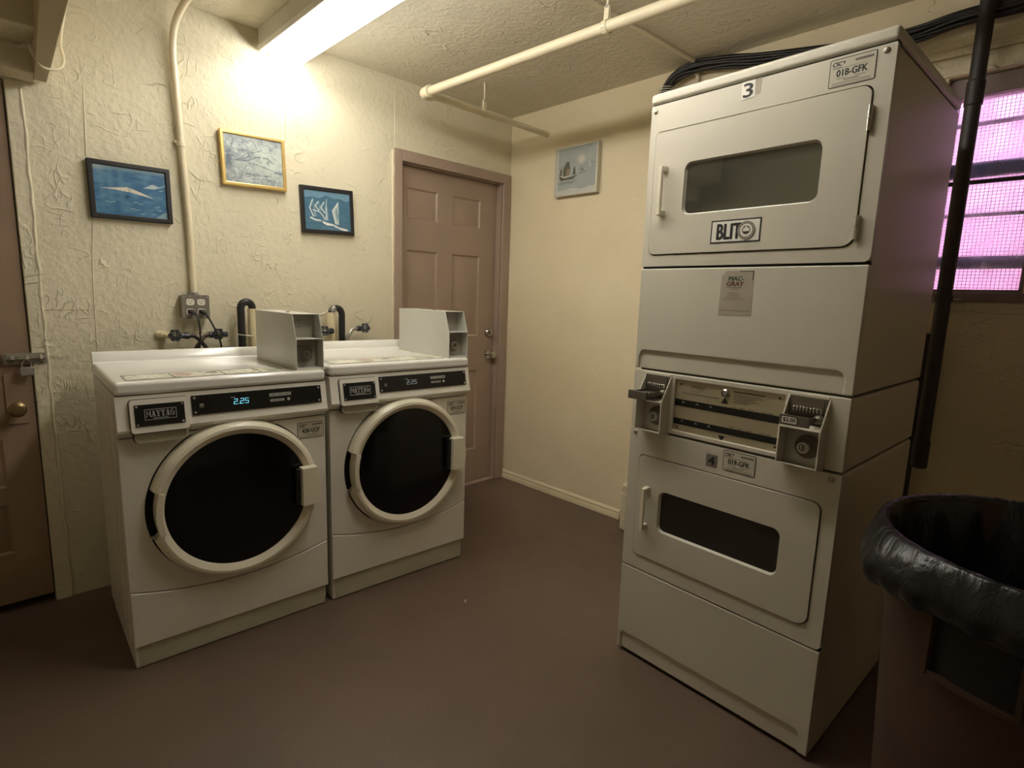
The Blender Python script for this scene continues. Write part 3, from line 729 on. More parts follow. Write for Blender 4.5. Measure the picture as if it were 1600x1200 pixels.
frame_on_back('framed_picture', 'gold framed grey print of misty bare branches, highest on the wall', (-1.834, -1.541, 1.894, .240, -.030), .017, .026, M_framegold, p, .005)
# 3: sailboats
p = Paint(130, 104); p.fill((74, 116, 140))
n1 = p.noise(3, 5, 12, 4); p.blend((n1-.5)*1.2, (98, 140, 160)); p.blend((.5-n1)*1.3, (56, 96, 122))
hl = .16+.03*np.sin(p.X*9)+.025*np.sin(p.X*21+1); p.blend((p.Y < hl)*.8, (118, 158, 180))
for (x, w_, y0, y1) in ((.14, .06, .24, .66), (.26, .06, .28, .50), (.38, .06, .28, .55)):
    p.line([(x+.04, y0), (x-.03, (y0+y1)/2), (x+.04, y1)], .016, (222, 228, 222), .9); p.poly([(x+.05, y0+.02), (x+.05, y1), (x+.11, y1)], (150, 176, 186), .7)
p.poly([(.47, .22), (.44, .74), (.50, .74)], (170, 190, 192), .9); p.line([(.48, .2), (.44, .74)], .008, (214, 222, 218), .9)
p.poly([(.74, .24), (.60, .48), (.66, .82), (.73, .84)], (196, 208, 202), .9); p.poly([(.70, .38), (.66, .50), (.70, .78), (.73, .6)], (112, 146, 156), .8); p.line([(.73, .26), (.60, .48), (.66, .82)], .012, (234, 238, 232), 1)
p.line([(.12, .70), (.22, .75), (.33, .76)], .018, (234, 236, 230), 1); p.line([(.18, .50), (.32, .54), (.38, .62), (.42, .72)], .013, (226, 230, 226), .9)
p.poly([(.36, .76), (.46, .80), (.60, .83), (.62, .88), (.46, .87), (.38, .82)], (236, 236, 228)); p.poly([(.60, .84), (.75, .90), (.92, .935), (.94, .98), (.80, .975), (.64, .90)], (238, 238, 230))
for k in range(8): x = .7+k*.03; p.spot(x, .89+k*.006, .010, .02, (60, 66, 76), .8)
p.line([(.38, .92), (.6, .95)], .006, (150, 180, 190), .7)
frame_on_back('framed_picture', 'black framed blue print of white sailboats, beside the far door frame', (-1.469, -1.180, 1.715, .232, -.035), .020, .022, M_frameblack, p)
# 4: junk boat canvas on the right wall
p = Paint(110, 120); p.fill((160, 166, 162))
n1 = p.noise(4, 5, 7, 5); p.blend((n1-.5)*1.2, (182, 186, 180)); p.blend((.5-n1)*.8, (144, 152, 150))
p.spot(.63, .28, .09, .09, (214, 210, 190), .9); p.line([(0, .42), (.12, .38), (.25, .42)], .02, (134, 142, 138), .6); p.line([(.55, .50), (.75, .40), (.9, .38), (1, .42)], .03, (140, 146, 140), .6)
p.poly([(.27, .28), (.33, .30), (.36, .48), (.34, .60), (.17, .60), (.18, .42)], (98, 98, 78)); p.poly([(.26, .44), (.35, .46), (.34, .62), (.26, .62)], (154, 134, 108), .8)
p.poly([(.10, .44), (.15, .42), (.13, .6), (.09, .58)], (90, 90, 74)); p.poly([(.44, .44), (.48, .42), (.50, .58), (.42, .60)], (96, 92, 76))
p.poly([(.07, .58), (.20, .645), (.42, .63), (.54, .59), (.44, .68), (.12, .69)], (84, 80, 64)); p.line([(.12, .58), (.22, .62), (.36, .60)], .010, (212, 204, 182), .9)
for k in range(9): p.line([(.03+k*.04, .76+.02*math.sin(k*2)), (.16+k*.045, .73+.03*math.sin(k*1.3))], .009, (96, 92, 76), .55)
p.poly([(.60, .52), (.66, .47), (.72, .54)], (110, 108, 92), .8); p.line([(.58, .57), (.74, .56)], .012, (100, 98, 84), .8); p.line([(.84, .36), (.85, .46)], .012, (216, 212, 196), .9)
p.blend((p.Y > .90+.02*np.sin(p.X*12))*.8, (198, 196, 184)); p.blend((p.X < .05)*.8, (200, 196, 182))
t = thing('framed_canvas', 'small silver framed painting of a junk boat on the right wall', 'picture', (0, -.5925, 2.070)); t.rotation_euler = (0, 0, 0)
yA, yB, zA, zB, dp = .167, -.163, -.145, .143, .034
m = MB()
m.plate([(yA, zA), (yB, zA), (yB, zB), (yA, zB)], -dp, -.001, M_framewhite, holes=[[(yA-.012, zA+.012), (yB+.012, zA+.012), (yB+.012, zB-.012), (yA-.012, zB-.012)]], ax='yz')
m.build('picture_frame', t, bevel=.003)
p.mesh('canvas', Vector((-dp+.006, yA-.012, zA+.012)), Vector((0, -1, 0)), Vector((0, 0, 1)), yA-yB-.024, zB-zA-.024, M_printflat, t)
m = MB(); m.box(-dp+.007, -.0005, yB+.004, yA-.004, zA+.004, zB-.004, M_framewhite); m.build('backing', t)

# ------------------------------------------------------------------ letter helper for the serif nameplate
def serif_nameplate(mb, x0, x1, z0, z1, y, mt):
    """MAYTAG in heavy slab letters inside a double border"""
    hw = (z1-z0); 
    for (a, b, c, d_) in ((x0, x1, z1-.0018, z1), (x0, x1, z0, z0+.0018), (x0, x0+.0018, z0, z1), (x1-.0018, x1, z0, z1)): mb.box(a, b, y-.0006, y, c, d_, mt)
    zt, zb = z1-.005, z0+.010
    hh = zt-zb; cw = (x1-x0-.010)/6; st = cw*.26; th = cw*.09; sl = hh*.12
    def quad(pts): mb.plate([(u, v) for u, v in pts], y-.0006, y, mt)
    for k, ch in enumerate('MAYTAG'):
        l = x0+.005+k*cw+cw*.04; r = l+cw*.92; mid = (l+r)/2
        if ch == 'M':
            l -= cw*.05; r += cw*.03; q_ = st*.62
            quad([(l+th*.6, zb), (l+th*1.8, zb), (l+th*1.8, zt), (l+th*.6, zt)]); quad([(r-th-q_, zb), (r-th*.6, zb), (r-th*.6, zt), (r-th-q_, zt)])
            quad([(l+th*.6, zt), (l+th*.6+q_, zt), (mid+th*.3, zb+hh*.30), (mid-th*.7, zb+hh*.30)]); quad([(r-th-q_*.8, zt), (r-th*.6, zt), (mid+th*.5, zb+hh*.30), (mid-th*.1, zb+hh*.30)])
            for a, b in ((l, l+q_*1.2), (r-q_*1.7, r)): quad([(a, zb), (b, zb), (b, zb+sl), (a, zb+sl)])
        elif ch == 'A':
            quad([(l+th, zb), (l+th*2.2, zb), (mid, zt), (mid-th, zt)]); quad([(r-st-th, zb), (r-th, zb), (mid+st*.5, zt), (mid-st*.5, zt)])
            quad([(l+st, zb+hh*.3), (r-st*1.3, zb+hh*.3), (r-st*1.3, zb+hh*.42), (l+st, zb+hh*.42)])
            for a, b in ((l, l+st*1.2), (r-st*1.7, r)): quad([(a, zb), (b, zb), (b, zb+sl), (a, zb+sl)])
        elif ch == 'Y':
            quad([(mid-st*.5, zb), (mid+st*.5, zb), (mid+st*.5, zb+hh*.5), (mid-st*.5, zb+hh*.5)])
            quad([(l+th, zt), (l+th+st, zt), (mid+st*.5, zb+hh*.45), (mid-st*.5, zb+hh*.45)]); quad([(r-th*2, zt), (r-th, zt), (mid+st*.5, zb+hh*.45), (mid, zb+hh*.45)])
            quad([(mid-st, zb), (mid+st, zb), (mid+st, zb+sl), (mid-st, zb+sl)])
            for a, b in ((l, l+st*1.6), (r-st*1.1, r)): quad([(a, zt-sl), (b, zt-sl), (b, zt), (a, zt)])
        elif ch == 'T':
            quad([(mid-st*.5, zb), (mid+st*.5, zb), (mid+st*.5, zt), (mid-st*.5, zt)]); quad([(l, zt-sl), (r, zt-sl), (r, zt), (l, zt)])
            quad([(l, zt-hh*.35), (l+th, zt-hh*.35), (l+th*1.5, zt), (l, zt)]); quad([(r-th, zt-hh*.35), (r, zt-hh*.35), (r, zt), (r-th*1.5, zt)])
            quad([(mid-st, zb), (mid+st, zb), (mid+st, zb+sl), (mid-st, zb+sl)])
        else:
            cx, cz = mid, (zb+zt)/2; out = []; inn = []
            for q in range(15):
                a = PI*.28+q/14*PI*1.45; out.append((cx+cw*.44*math.cos(a), cz+hh*.52*math.sin(a))); inn.append((cx+cw*.44*math.cos(a)*.55, cz+hh*.52*math.sin(a)*.8))
            quad(out+list(reversed(inn))); quad([(mid, cz-hh*.02), (r, cz-hh*.02), (r, cz+hh*.10), (mid, cz+hh*.10)]); quad([(r-st*1.1, zb), (r-th, zb), (r-th, cz+hh*.05), (r-st*1.1, cz+hh*.05)])
    mb.box(x0+(x1-x0)*.26, x1-(x1-x0)*.26, y-.0006, y, z0+.0045, z0+.0065, mt)

def id_sticker(mb, x0, x1, z0, z1, y, txt, corner=.004):
    """asset label: border, header logo, web address strip, big number, fine print"""
    w_, h_ = x1-x0, z1-z0; e = .0018
    mb.plate(rrect(x0, x1, z0, z1, corner), y-.0010, y, M_ink)
    mb.plate(rrect(x0+e, x1-e, z0+e, z1-e, corner*.6), y-.0012, y-.0003, M_paper)
    Y_ = y-.0012
    mb.text('CSC', x0+w_*.06, z1-h_*.26, h_*.15, M_ink, Y_, w=w_*.2, bold=w_*.006, shear=.15)
    mb.plate([(x0+w_*.29, z1-h_*.12), (x0+w_*.34, z1-h_*.12), (x0+w_*.31, z1-h_*.24)], Y_-.0004, Y_, M_ink)
    mb.box(x0+w_*.55, x1-w_*.06, Y_-.0003, Y_, z1-h_*.21, z1-h_*.13, M_inkf)
    mb.box(x0+w_*.07, x0+w_*.27, Y_-.0003, Y_, z1-h_*.34, z1-h_*.31, M_inkf)
    mb.text(txt, (x0+x1)/2, z0+h_*.36, h_*.24, M_ink, Y_, w=w_*.66, bold=w_*.007, center=True)
    mb.box(x0+w_*.18, x1-w_*.18, Y_-.0003, Y_, z0+h_*.655, z0+h_*.665, M_inkf)
    mb.box(x0+w_*.18, x0+w_*.40, Y_-.0003, Y_, z0+h_*.28, z0+h_*.30, M_inkf); mb.box(x0+w_*.56, x1-w_*.2, Y_-.0003, Y_, z0+h_*.28, z0+h_*.30, M_inkf)
    mb.box(x0+w_*.33, x1-w_*.33, Y_-.0003, Y_, z0+h_*.205, z0+h_*.235, M_inkf)
    mb.box(x0+w_*.08, x1-w_*.08, Y_-.0003, Y_, z0+h_*.12, z0+h_*.14, M_inkf); mb.box(x0+w_*.08, x1-w_*.08, Y_-.0003, Y_, z0+h_*.06, z0+h_*.075, M_inkf)

# ------------------------------------------------------------------ washers
WW = .687; DC = (.352, .548)
def washer(x, y, a, z, label, idtxt, digits, coin_x0, hang):
    t = thing('washing_machine', label, 'washing machine', (x, y, z), a, 'coin operated washers')
    # cabinet
    m = MB(); m.box(.004, WW-.004, .022, .585, .02, .953, M_white)
    for xx, s in ((.004, -1), (WW-.004, 1)):
        m.plate(rrect(.075, .155, .06, .90, .02), xx+s*.0035, xx, M_white, ax='yz'); m.plate(rrect(.18, .54, .06, .90, .03), xx+s*.0035, xx, M_white, ax='yz')
    for fx in (.05, WW-.05):
        for fy in (.08, .52): m.cyl((fx, fy, -z+.0005), (fx, fy, .03), .018, M_dark, 14)
    m.build('cabinet', t, bevel=.006, seg=3)
    # arc between upper and lower panel
    def arc(x_): return .236+(.049)*((x_-.345)/.345)**2
    xs = [.002+(WW-.004)*k/28 for k in range(29)]
    m = MB(); m.plate([(x_, arc(x_)+.0035) for x_ in xs]+[(WW-.002, .813), (.002, .813)], 0, .022, M_white, holes=[circ(DC[0], DC[1], .2925, 72)])
    m.build('front_panel', t, bevel=.005, seg=3)
    m = MB(); m.plate([(.002, .083)]+[(WW-.002, .083)]+[(x_, arc(x_)-.001) for x_ in reversed(xs)], -.003, .022, M_white); m.build('lower_panel', t, bevel=.004, seg=3)
    m = MB(); m.box(.006, WW-.012, .008, .022, -z+.003, .082, M_kick); m.box(.0045, .018, .008, .5, -z+.003, .10, M_white); m.build('kick_plate', t, bevel=.003)
    m = MB(); m.plate(circ(DC[0], DC[1], .30, 48), .0185, .0215, M_dark); m.build('door_gap_backing', t)  # dark disc behind the panel hole, painted shade for the door gap
    # console strip, flared at the bottom
    m = MB(); m.plate([(.022, .953), (-.006, .953), (-.024, .862), (-.030, .845), (-.026, .835), (-.008, .828), (-.001, .818), (.022, .818)], 0, WW, M_white, ax='yz')
    m.build('console', t, bevel=.003, seg=3)
    sl = (.024-.006)/(.953-.862)
    def yc(zz): return -.006-(.953-zz)*sl
    def slant(o, z_, off=0):       # leans a flat part back onto the console slope
        o.location = (0, yc(z_)-off, z_); o.rotation_euler = (math.atan(sl)*-1, 0, 0)
    # display
    m = MB(); zc = .905
    m.plate(rrect(.213, .664, -.0335, .0335, .003), -.004, 0, M_blackgloss)
    m.plate(rrect(.262, .42, -.026, .031, .002), -.0046, -.004, M_blackgloss)
    for sx in (.222, .655):
        for sz in (-.025, .025): m.cyl((sx, -.004, sz), (sx, -.0058, sz), .0042, M_steel, 12)
    dm = M_cyan if digits else M_cyandim
    SEG = {'2': 'abged', '5': 'afgcd'}
    for k, ch in ((0, '2'), (1, '2'), (2, '5')):
        gx = .344+k*.0165+(.0045 if k else 0); gz = -.009; gw, gh, gt = .0125, .019, .0016
        for c_ in SEG[ch]:
            bx = {'a': (0, gw, gh-gt, gh), 'g': (0, gw, gh/2-gt/2, gh/2+gt/2), 'd': (0, gw, 0, gt), 'f': (0, gt, gh/2, gh), 'b': (gw-gt, gw, gh/2, gh), 'e': (0, gt, 0, gh/2), 'c': (gw-gt, gw, 0, gh/2)}[c_]
            sh = .12
            m.hexa([(gx+bx[0]+sh*bx[2], -.0050, gz+bx[2]), (gx+bx[1]+sh*bx[2], -.0050, gz+bx[2]), (gx+bx[1]+sh*bx[2], -.0047, gz+bx[2]), (gx+bx[0]+sh*bx[2], -.0047, gz+bx[2]),
                    (gx+bx[0]+sh*bx[3], -.0050, gz+bx[3]), (gx+bx[1]+sh*bx[3], -.0050, gz+bx[3]), (gx+bx[1]+sh*bx[3], -.0047, gz+bx[3]), (gx+bx[0]+sh*bx[3], -.0047, gz+bx[3])], dm)
    m.box(.3595, .3618, -.0050, -.0047, -.009, -.007, dm)
    m.box(.336, .352, -.0051, -.0047, .0145, .017, M_silver)
    m.box(.236, .249, -.0045, -.004, -.006, .004, M_inkf); m.box(.235, .250, -.0045, -.004, -.010, -.008, M_inkf)
    m.box(.468, .548, -.0045, -.004, .006, .018, M_silver); m.box(.470, .521, -.0045, -.004, -.013, -.004, M_silver); m.cyl((.537, -.004, -.008), (.537, -.0048, -.008), .006, M_silver, 16)
    for k in range(3): m.box(.472+k*.026, .472+k*.026+.020, -.0048, -.0045, .010, .014, M_inkf)
    m.box(.474, .517, -.0048, -.0045, -.010, -.007, M_inkf)
    o = m.build('display', t); slant(o, zc)
    # dispenser drawer
    d = MB(); d.plate(rrect(.036, .200, -.054, .054, .010), -.012, .004, M_white); dd = d.build('dispenser_drawer', t, bevel=.0035, seg=3); slant(dd, .886, .001)
    g = MB(); g.plate(rrect(.0335, .2025, -.0565, .0565, .012), -.0012, .0030, M_grey); og = g.build('drawer_gap', dd); og.location = (0, 0, 0)
    g = MB(); g.plate(rrect(.048, .188, -.033, .037, .003), -.0145, -.0118, M_blackgloss)
    for sx in (.054, .182):
        for sz in (-.027, .031): g.cyl((sx, -.0145, sz), (sx, -.0165, sz), .0036, M_steel, 12)
    serif_nameplate(g, .074, .164, -.014, .021, -.0146, M_silver)
    g.build('nameplate', dd)
    g = MB(); g.plate(rrect(.041, .199, .797, .838, (.018, .018, .003, .003)), -.0215, .0, M_grey)
    g.plate(rrect(.044, .196, .7995, .838, (.016, .016, .003, .003)), -.0305, -.004, M_kick, holes=[rrect(.050, .190, .8035, .836, (.012, .012, .002, .002))])
    g.plate(rrect(.048, .192, .802, .837, (.012, .012, .002, .002)), -.024, -.006, M_kick); g.build('drawer_scoop', t, bevel=.002)  # pocket's shade put into the colour: scoop darker than the white console
    # lid
    m = MB(); m.box(0, WW, -.0143, .588, .955, .999, M_lidw)
    m.build('lid', t, bevel=.014, seg=5)
    m = MB(); m.plate([(.545, .996), (.560, 1.002), (.570, 1.036), (.575, 1.041), (.590, 1.041), (.592, .99), (.545, .99)], .003, WW-.003, M_lidw, ax='yz')
    m.build('backsplash', t, bevel=.003, seg=2)
    m = MB(); m.box(.006, WW-.006, -.006, .10, .9525, .9555, M_grey); m.build('lid_seam', t)
    # instruction strip on the lid
    p = Paint(160, 34); p.fill((206, 202, 182)); nn = p.noise(11, 26, 5, 3); p.blend((nn-.52)*3, (232, 230, 218)); p.blend((.42-nn)*4, (148, 146, 122))
    for k in range(40): xx = random.random(); yy = random.uniform(.2, .8); p.line([(xx, yy), (xx+random.uniform(-.02, .02), yy+random.uniform(-.2, .2))], .0025, random.choice([(90, 100, 84), (170, 164, 140), (236, 234, 224)]), .8)
    p.poly([(.28, .12), (.34, .12), (.39, .45), (.34, .8), (.29, .5)], (178, 132, 122), .8); p.poly([(.47, .2), (.54, .2), (.54, .5), (.47, .5)], (92, 96, 104), .8); p.poly([(.82, .3), (.97, .3), (.95, .8), (.85, .8)], (118, 128, 98), .7)
    for x_ in (.265, .56, .79): p.line([(x_, 0), (x_, 1)], .007, (46, 50, 42))
    p.blend(((p.Y < .07) | (p.Y > .92) | (p.X < .008) | (p.X > .992))*1.0, (64, 72, 54))
    p.mesh('instruction_strip', Vector((.038, .020, .9994)), Vector((1, 0, 0)), Vector((0, 1, 0)), .535, .125, M_printflat, t)
    # door
    cx, cz = DC
    def rf(a, j, r):
        if r > .268 and PI*.905 < a < PI*1.085: return .268
        return r
    m = MB(); prof = [(.262, .010), (.287, .004), (.2875, -.022), (.283, -.036), (.272, -.047), (.262, -.049), (.257, -.046), (.243, -.036), (.240, -.026), (.240, .010)]
    m.lathe(prof, M_ring, (cx, 0, cz), 'y', 144, rf=rf, closed_prof=True); dr = m.build('door', t, ang=28)
    m = MB(); m.lathe([(.001, -.040), (.08, -.0395), (.16, -.037), (.22, -.033), (.243, -.030)], M_glassdark, (cx, 0, cz), 'y', 72); m.plate(circ(cx, cz, .243, 64), -.028, -.024, M_glassdark); m.build('door_glass', dr, ang=60)
    m = MB()   # handle: inner edge straight, outer edge follows the ring
    zz = [(.4805+(.151)*k/6) for k in range(7)]
    m.plate([(.560, .480), ]+[(cx+math.sqrt(.283**2-(q-cz)**2)-.003, q) for q in zz]+[(.560, .632)], -.078, -.040, M_ring); hd = m.build('door_handle', dr, bevel=.003, seg=2)
    m = MB(); m.box(.545, .559, -.060, -.0385, .486, .626, M_dark); m.build('handle_grip', dr, bevel=.003)
    m = MB(); m.plate([(cx+r_*math.cos(a_), cz+r_*math.sin(a_)) for r_, a_ in [(.269, PI*(.905+.18*k/8)) for k in range(9)]+[(.250, PI*(1.085-.18*k/8)) for k in range(9)]], -.053, -.045, M_ring)
    m.cyl((cx-.276, -.02, cz-.085), (cx-.276, -.02, cz-.070), .005, M_chrome, 10); m.cyl((cx-.272, -.03, cz-.078), (cx-.284, -.006, cz-.078), .003, M_chrome, 8)
    m.build('hinge_cover', dr, bevel=.002)
    # stickers
    m = MB(); id_sticker(m, .5745, .680, .728, .793, 0, idtxt); m.build('asset_label', t)
    # coin box
    c0 = coin_x0; c1 = c0+.108; th = .003; yb = .463
    side = [(.005, 1.0), (.005, 1.117), (.041, 1.214), (yb, 1.214), (yb, 1.0)]
    m = MB(); m.plate(side, c0, c0+th, M_coin, ax='yz'); m.plate(side, c1-th, c1, M_coin, ax='yz')
    m.box(c0+th, c1-th, .041, yb, 1.211, 1.214, M_coin); m.box(c0+th, c1-th, yb-.003, yb, 1.002, 1.211, M_coin)
    m.box(c0+th, c1-th, .005, .09, 1.1165, 1.1195, M_coin); m.box(c0+th, c1-th, .005, yb-.003, 1.0, 1.0045, M_coin)
    m.box(c0-.004, c1+.004, .002, yb+.003, .9985, 1.0012, M_kick)
    cb = m.build('coin_box', t, bevel=.001)
    m = MB(); m.box(c0+th, c1-th, .088, .092, 1.1195, 1.211, M_coinin)
    m.plate(rrect(c0+.010, c1-.030, 1.13, 1.205, .004), .086, .088, M_coinin)
    m.cyl((c0+.020, .086, 1.166), (c0+.020, .080, 1.166), .007, M_steel, 14); m.box(c0+.017, c0+.022, .078, .086, 1.135, 1.158, M_ink)
    m.box(c0+.034, c0+.052, .0855, .086, 1.186, 1.189, M_inkf); m.box(c0+.036, c0+.050, .0855, .086, 1.160, 1.163, M_inkf)
    m.build('coin_slot_plate', cb)
    m = MB(); m.box(c0+th, c1-th, .058, .062, 1.0045, 1.1165, M_coinin)
    o8 = [(c0+.016+.064*u, 1.024+.062*v) for u, v in ((.18, 0), (.82, 0), (1, .2), (1, .8), (.82, 1), (.18, 1), (0, .8), (0, .2))]
    m.plate(o8, .050, .058, M_boxgrey)
    m.cyl((c0+.050, .052, 1.056), (c0+.050, .030, 1.056), .0165, M_steel, 22); m.lathe([(.013, .030), (.018, .030), (.018, .034), (.013, .034)], M_chrome, (c0+.050, -.002, 1.056), 'y', 22, closed_prof=True)
    m.cyl((c0+.050, .030, 1.056), (c0+.050, .0275, 1.056), .010, M_slide, 16); m.box(c0+.0485, c0+.0515, .0265, .0275, 1.050, 1.062, M_ink)
    m.build('cash_lock', cb)
    m = MB(); m.cyl((c0+.045, .20, 1.213), (c0+.045, .20, 1.218), .008, M_steel, 12); m.build('top_screw', cb)
    return t
washer(-2.4052, -.7272, -.0383, 0, 'left white front load washer, its display lit 2.25 in blue, nearest the old door', '428-GCP', True, .581, 0)
washer(-1.7039, -.7585, -.0565, .0145, 'right white front load washer labelled 429-GCP, standing before the far door', '429-GCP', False, .583, 0)

# ------------------------------------------------------------------ stacked dryer
DW = .686; DH = 1.968
t = thing('stacked_dryer', 'tall cream stack of two coin dryers with numbers 3 and 4 on the front', 'dryer', (-1.0537, -1.7526, 0), -1.6171)
m = MB()
m.box(.002, DW-.002, .014, .685, 1.076, 1.928, M_dryside); m.box(.002, DW-.002, .014, .685, .868, 1.068, M_dryside); m.box(.002, DW-.002, .014, .685, .012, .861, M_dryside)
m.box(.010, DW-.010, .020, .68, .02, 1.93, M_grey)
for fx in (.05, DW-.05):
    for fy in (.08, .62): m.cyl((fx, fy, .0005), (fx, fy, .03), .02, M_dark, 14)
m.build('cabinet', t, bevel=.008, seg=3)
m = MB(); m.box(-.002, DW+.001, -.005, .688, 1.935, DH, M_dry); m.build('top_panel', t, bevel=.010, seg=3)
for ya, za, zb in ((.004, 1.926, 1.937), (.006, 1.410, 1.422), (.006, .343, .353)):
    m = MB(); m.box(.004, DW-.004, ya, .03, za, zb, M_dark); m.build('panel_seam', t)
def door_unit(glass, z0, z1, px0, px1, pz0, pz1, dx0, dx1, dz0, dz1, wx0, wx1, wz0, wz1, hx, hz0, hz1, hinges, nm):
    m = MB(); R = (.022, .034, .026, .018); hol = rrect(dx0, dx1, dz0, dz1, R, 6)
    m.plate(rrect(px0, px1, pz0, pz1, (.004, .016, .004, .004)), -.002, .016, M_dry, holes=[hol]); fp = m.build(nm, t, bevel=.006, seg=3)
    m = MB(); m.plate(rrect(dx0-.004, dx1+.004, dz0-.004, dz1+.004, R), .010, .0135, M_grey); m.build('door_gap', fp)
    g = .0035
    m = MB(); m.plate(rrect(dx0+g, dx1-g, dz0+g, dz1-g, tuple(r-.002 for r in R), 6), -.006, .009, M_dry, holes=[rrect(wx0, wx1, wz0, wz1, .024, 8)]); dr = m.build('door', t, bevel=.0045, seg=3)
    m = MB()
    # dished lip round the window
    i = m.mi(M_dry); o_ = rrect(wx0-.001, wx1+.001, wz0-.001, wz1+.001, .025, 8); n_ = rrect(wx0+.005, wx1-.005, wz0+.005, wz1-.005, .020, 8)
    A = [m.bm.verts.new((u, -.003, v)) for u, v in o_]; B = [m.bm.verts.new((u, .0065, v)) for u, v in n_]
    for k in range(len(A)): m.face([A[k], A[(k+1) % len(A)], B[(k+1) % len(A)], B[k]], i)
    m.build('window_lip', dr, ang=50)
    m = MB(); m.plate(rrect(wx0-.002, wx1+.002, wz0-.002, wz1+.002, .022, 8), .005, .008, glass); m.build('window_glass', dr)
    m = MB(); m.box(hx, hx+.013, -.036, -.024, hz0, hz1, M_ring)
    for za, zb in ((hz1-.016, hz1), (hz0, hz0+.016)): m.hexa([(hx, -.034, za), (hx+.013, -.034, za), (hx+.016, -.005, za-.002), (hx-.003, -.005, za-.002), (hx, -.034, zb), (hx+.013, -.034, zb), (hx+.016, -.005, zb+.002), (hx-.003, -.005, zb+.002)], M_ring)
    m.build('door_handle', dr, bevel=.002)
    for hz in hinges:
        m = MB(); m.cyl((dx1-.001, -.009, hz-.030), (dx1-.001, -.009, hz+.030), .0055, M_chrome, 14); m.cyl((dx1-.001, -.009, hz-.002), (dx1-.001, -.009, hz+.002), .0062, M_steel, 14); m.box(dx1-.001, dx1+.006, -.006, -.001, hz-.028, hz+.028, M_chrome)
        m.build('hinge', dr)
    return fp, dr
fpU, drU = door_unit(M_winglass_reflect, 0, 0, .002, DW-.002, 1.420, 1.930, .024, .646, 1.456, 1.848, .142, .543, 1.578, 1.737, .066, 1.580, 1.732, (1.765, 1.505), 'upper_front_panel')
fpL, drL = door_unit(M_winglass, 0, 0, .002, DW-.002, .351, .862, .046, .646, .402, .775, .138, .546, .516, .663, .086, .514, .664, (), 'lower_front_panel')
# middle panel with hand recess
m = MB(); m.plate([(.002, 1.076), (.016, 1.076), (.016, 1.120), (.022, 1.133), (.032, 1.138), (DW-.046, 1.138), (DW-.034, 1.133), (DW-.026, 1.120), (DW-.026, 1.076), (DW-.002, 1.076), (DW-.002, 1.413), (.002, 1.413)], -.002, .016, M_dry)
m.box(.010, DW-.020, .006, .015, 1.076, 1.15, M_dry); m.build('middle_panel', t, bevel=.006, seg=3)
# foot panel with shallow recess along the floor
m = MB(); m.plate([(.002, .014), (.018, .014), (.018, .070), (.024, .080), (DW-.038, .080), (DW-.030, .070), (DW-.030, .014), (DW-.002, .014), (DW-.002, .346), (.002, .346)], -.002, .016, M_dry)
m.plate([(.004, .014), (.012, .014), (.012, .09), (.004, .09)], .020, DW-.020, M_dry, ax='yz')
m.build('foot_panel', t, bevel=.005, seg=3)
# console
m = MB()
m.plate([(.002, .869), (DW-.002, .869), (DW-.002, 1.070), (.002, 1.070)], -.002, .016, M_dry, holes=[[(.165, .884), (.518, .884), (.518, 1.054), (.165, 1.054)]])
m.build('console', t, bevel=.003, seg=2)
m = MB(); m.box(.160, .522, .006, .012, .880, 1.058, M_brushed)
for z_, zb in ((.968, .990), (.906, .926)): m.box(.164, .519, .0050, .0061, z_, zb, M_blackgloss)
for k, xx in enumerate((.196, .246, .292)):
    for z_ in (.979, .916): m.plate([(xx-.006, z_-.001), (xx, z_+.007), (xx+.006, z_-.001), (xx, z_+.003)], .0044, .0050, M_silver)
for xx in (.36, .385, .412, .45, .47): m.box(xx, xx+.016, .0050, .0056, .9925, .9945, M_inkf); m.box(xx, xx+.016, .0050, .0056, .929, .931, M_inkf)
m.text('Whirlpool', .216, 1.028, .014, M_ink, .0058, w=.048, shear=.25)
m.tube([(.218, .0052, 1.026), (.235, .0052, 1.022), (.262, .0052, 1.027)], .0005, M_ink, 5, 4)
m.box(.190, .318, .0050, .0058, 1.012, 1.0145, M_inkf)
for zt in ((.336, 1.008, 1), (.336, .890, -1)): m.plate([(zt[0]-.011, zt[1]-zt[2]*.008), (zt[0]+.011, zt[1]-zt[2]*.008), (zt[0], zt[1]+zt[2]*.012)], .0052, .0060, M_ink)
m.box(.362, .458, .0050, .0058, 1.040, 1.0425, M_ink)
for k in range(7): m.box(.364, .364+(.085, .09, .07, .06, .08, .05, .045)[k], .0050, .0058, 1.033-k*.0042, 1.0342-k*.0042, M_inkf)
for sx, sz in ((.184, 1.040), (.500, 1.042), (.180, .896), (.500, .898)): m.cyl((sx, .006, sz), (sx, .0045, sz), .0032, M_ink, 10)
cp = m.build('control_plate', t)
m = MB(); m.lathe([(.013, .006), (.013, -.001), (.0095, -.004), (.0085, -.001), (.0085, .002)], M_chrome, (.338, 0, 1.033), 'y', 24); m.cyl((.338, .004, 1.033), (.338, -.003, 1.033), .007, M_steel, 18); m.box(.3372, .3388, -.0036, -.003, 1.0285, 1.0375, M_ink)
m.build('key_lock', cp)
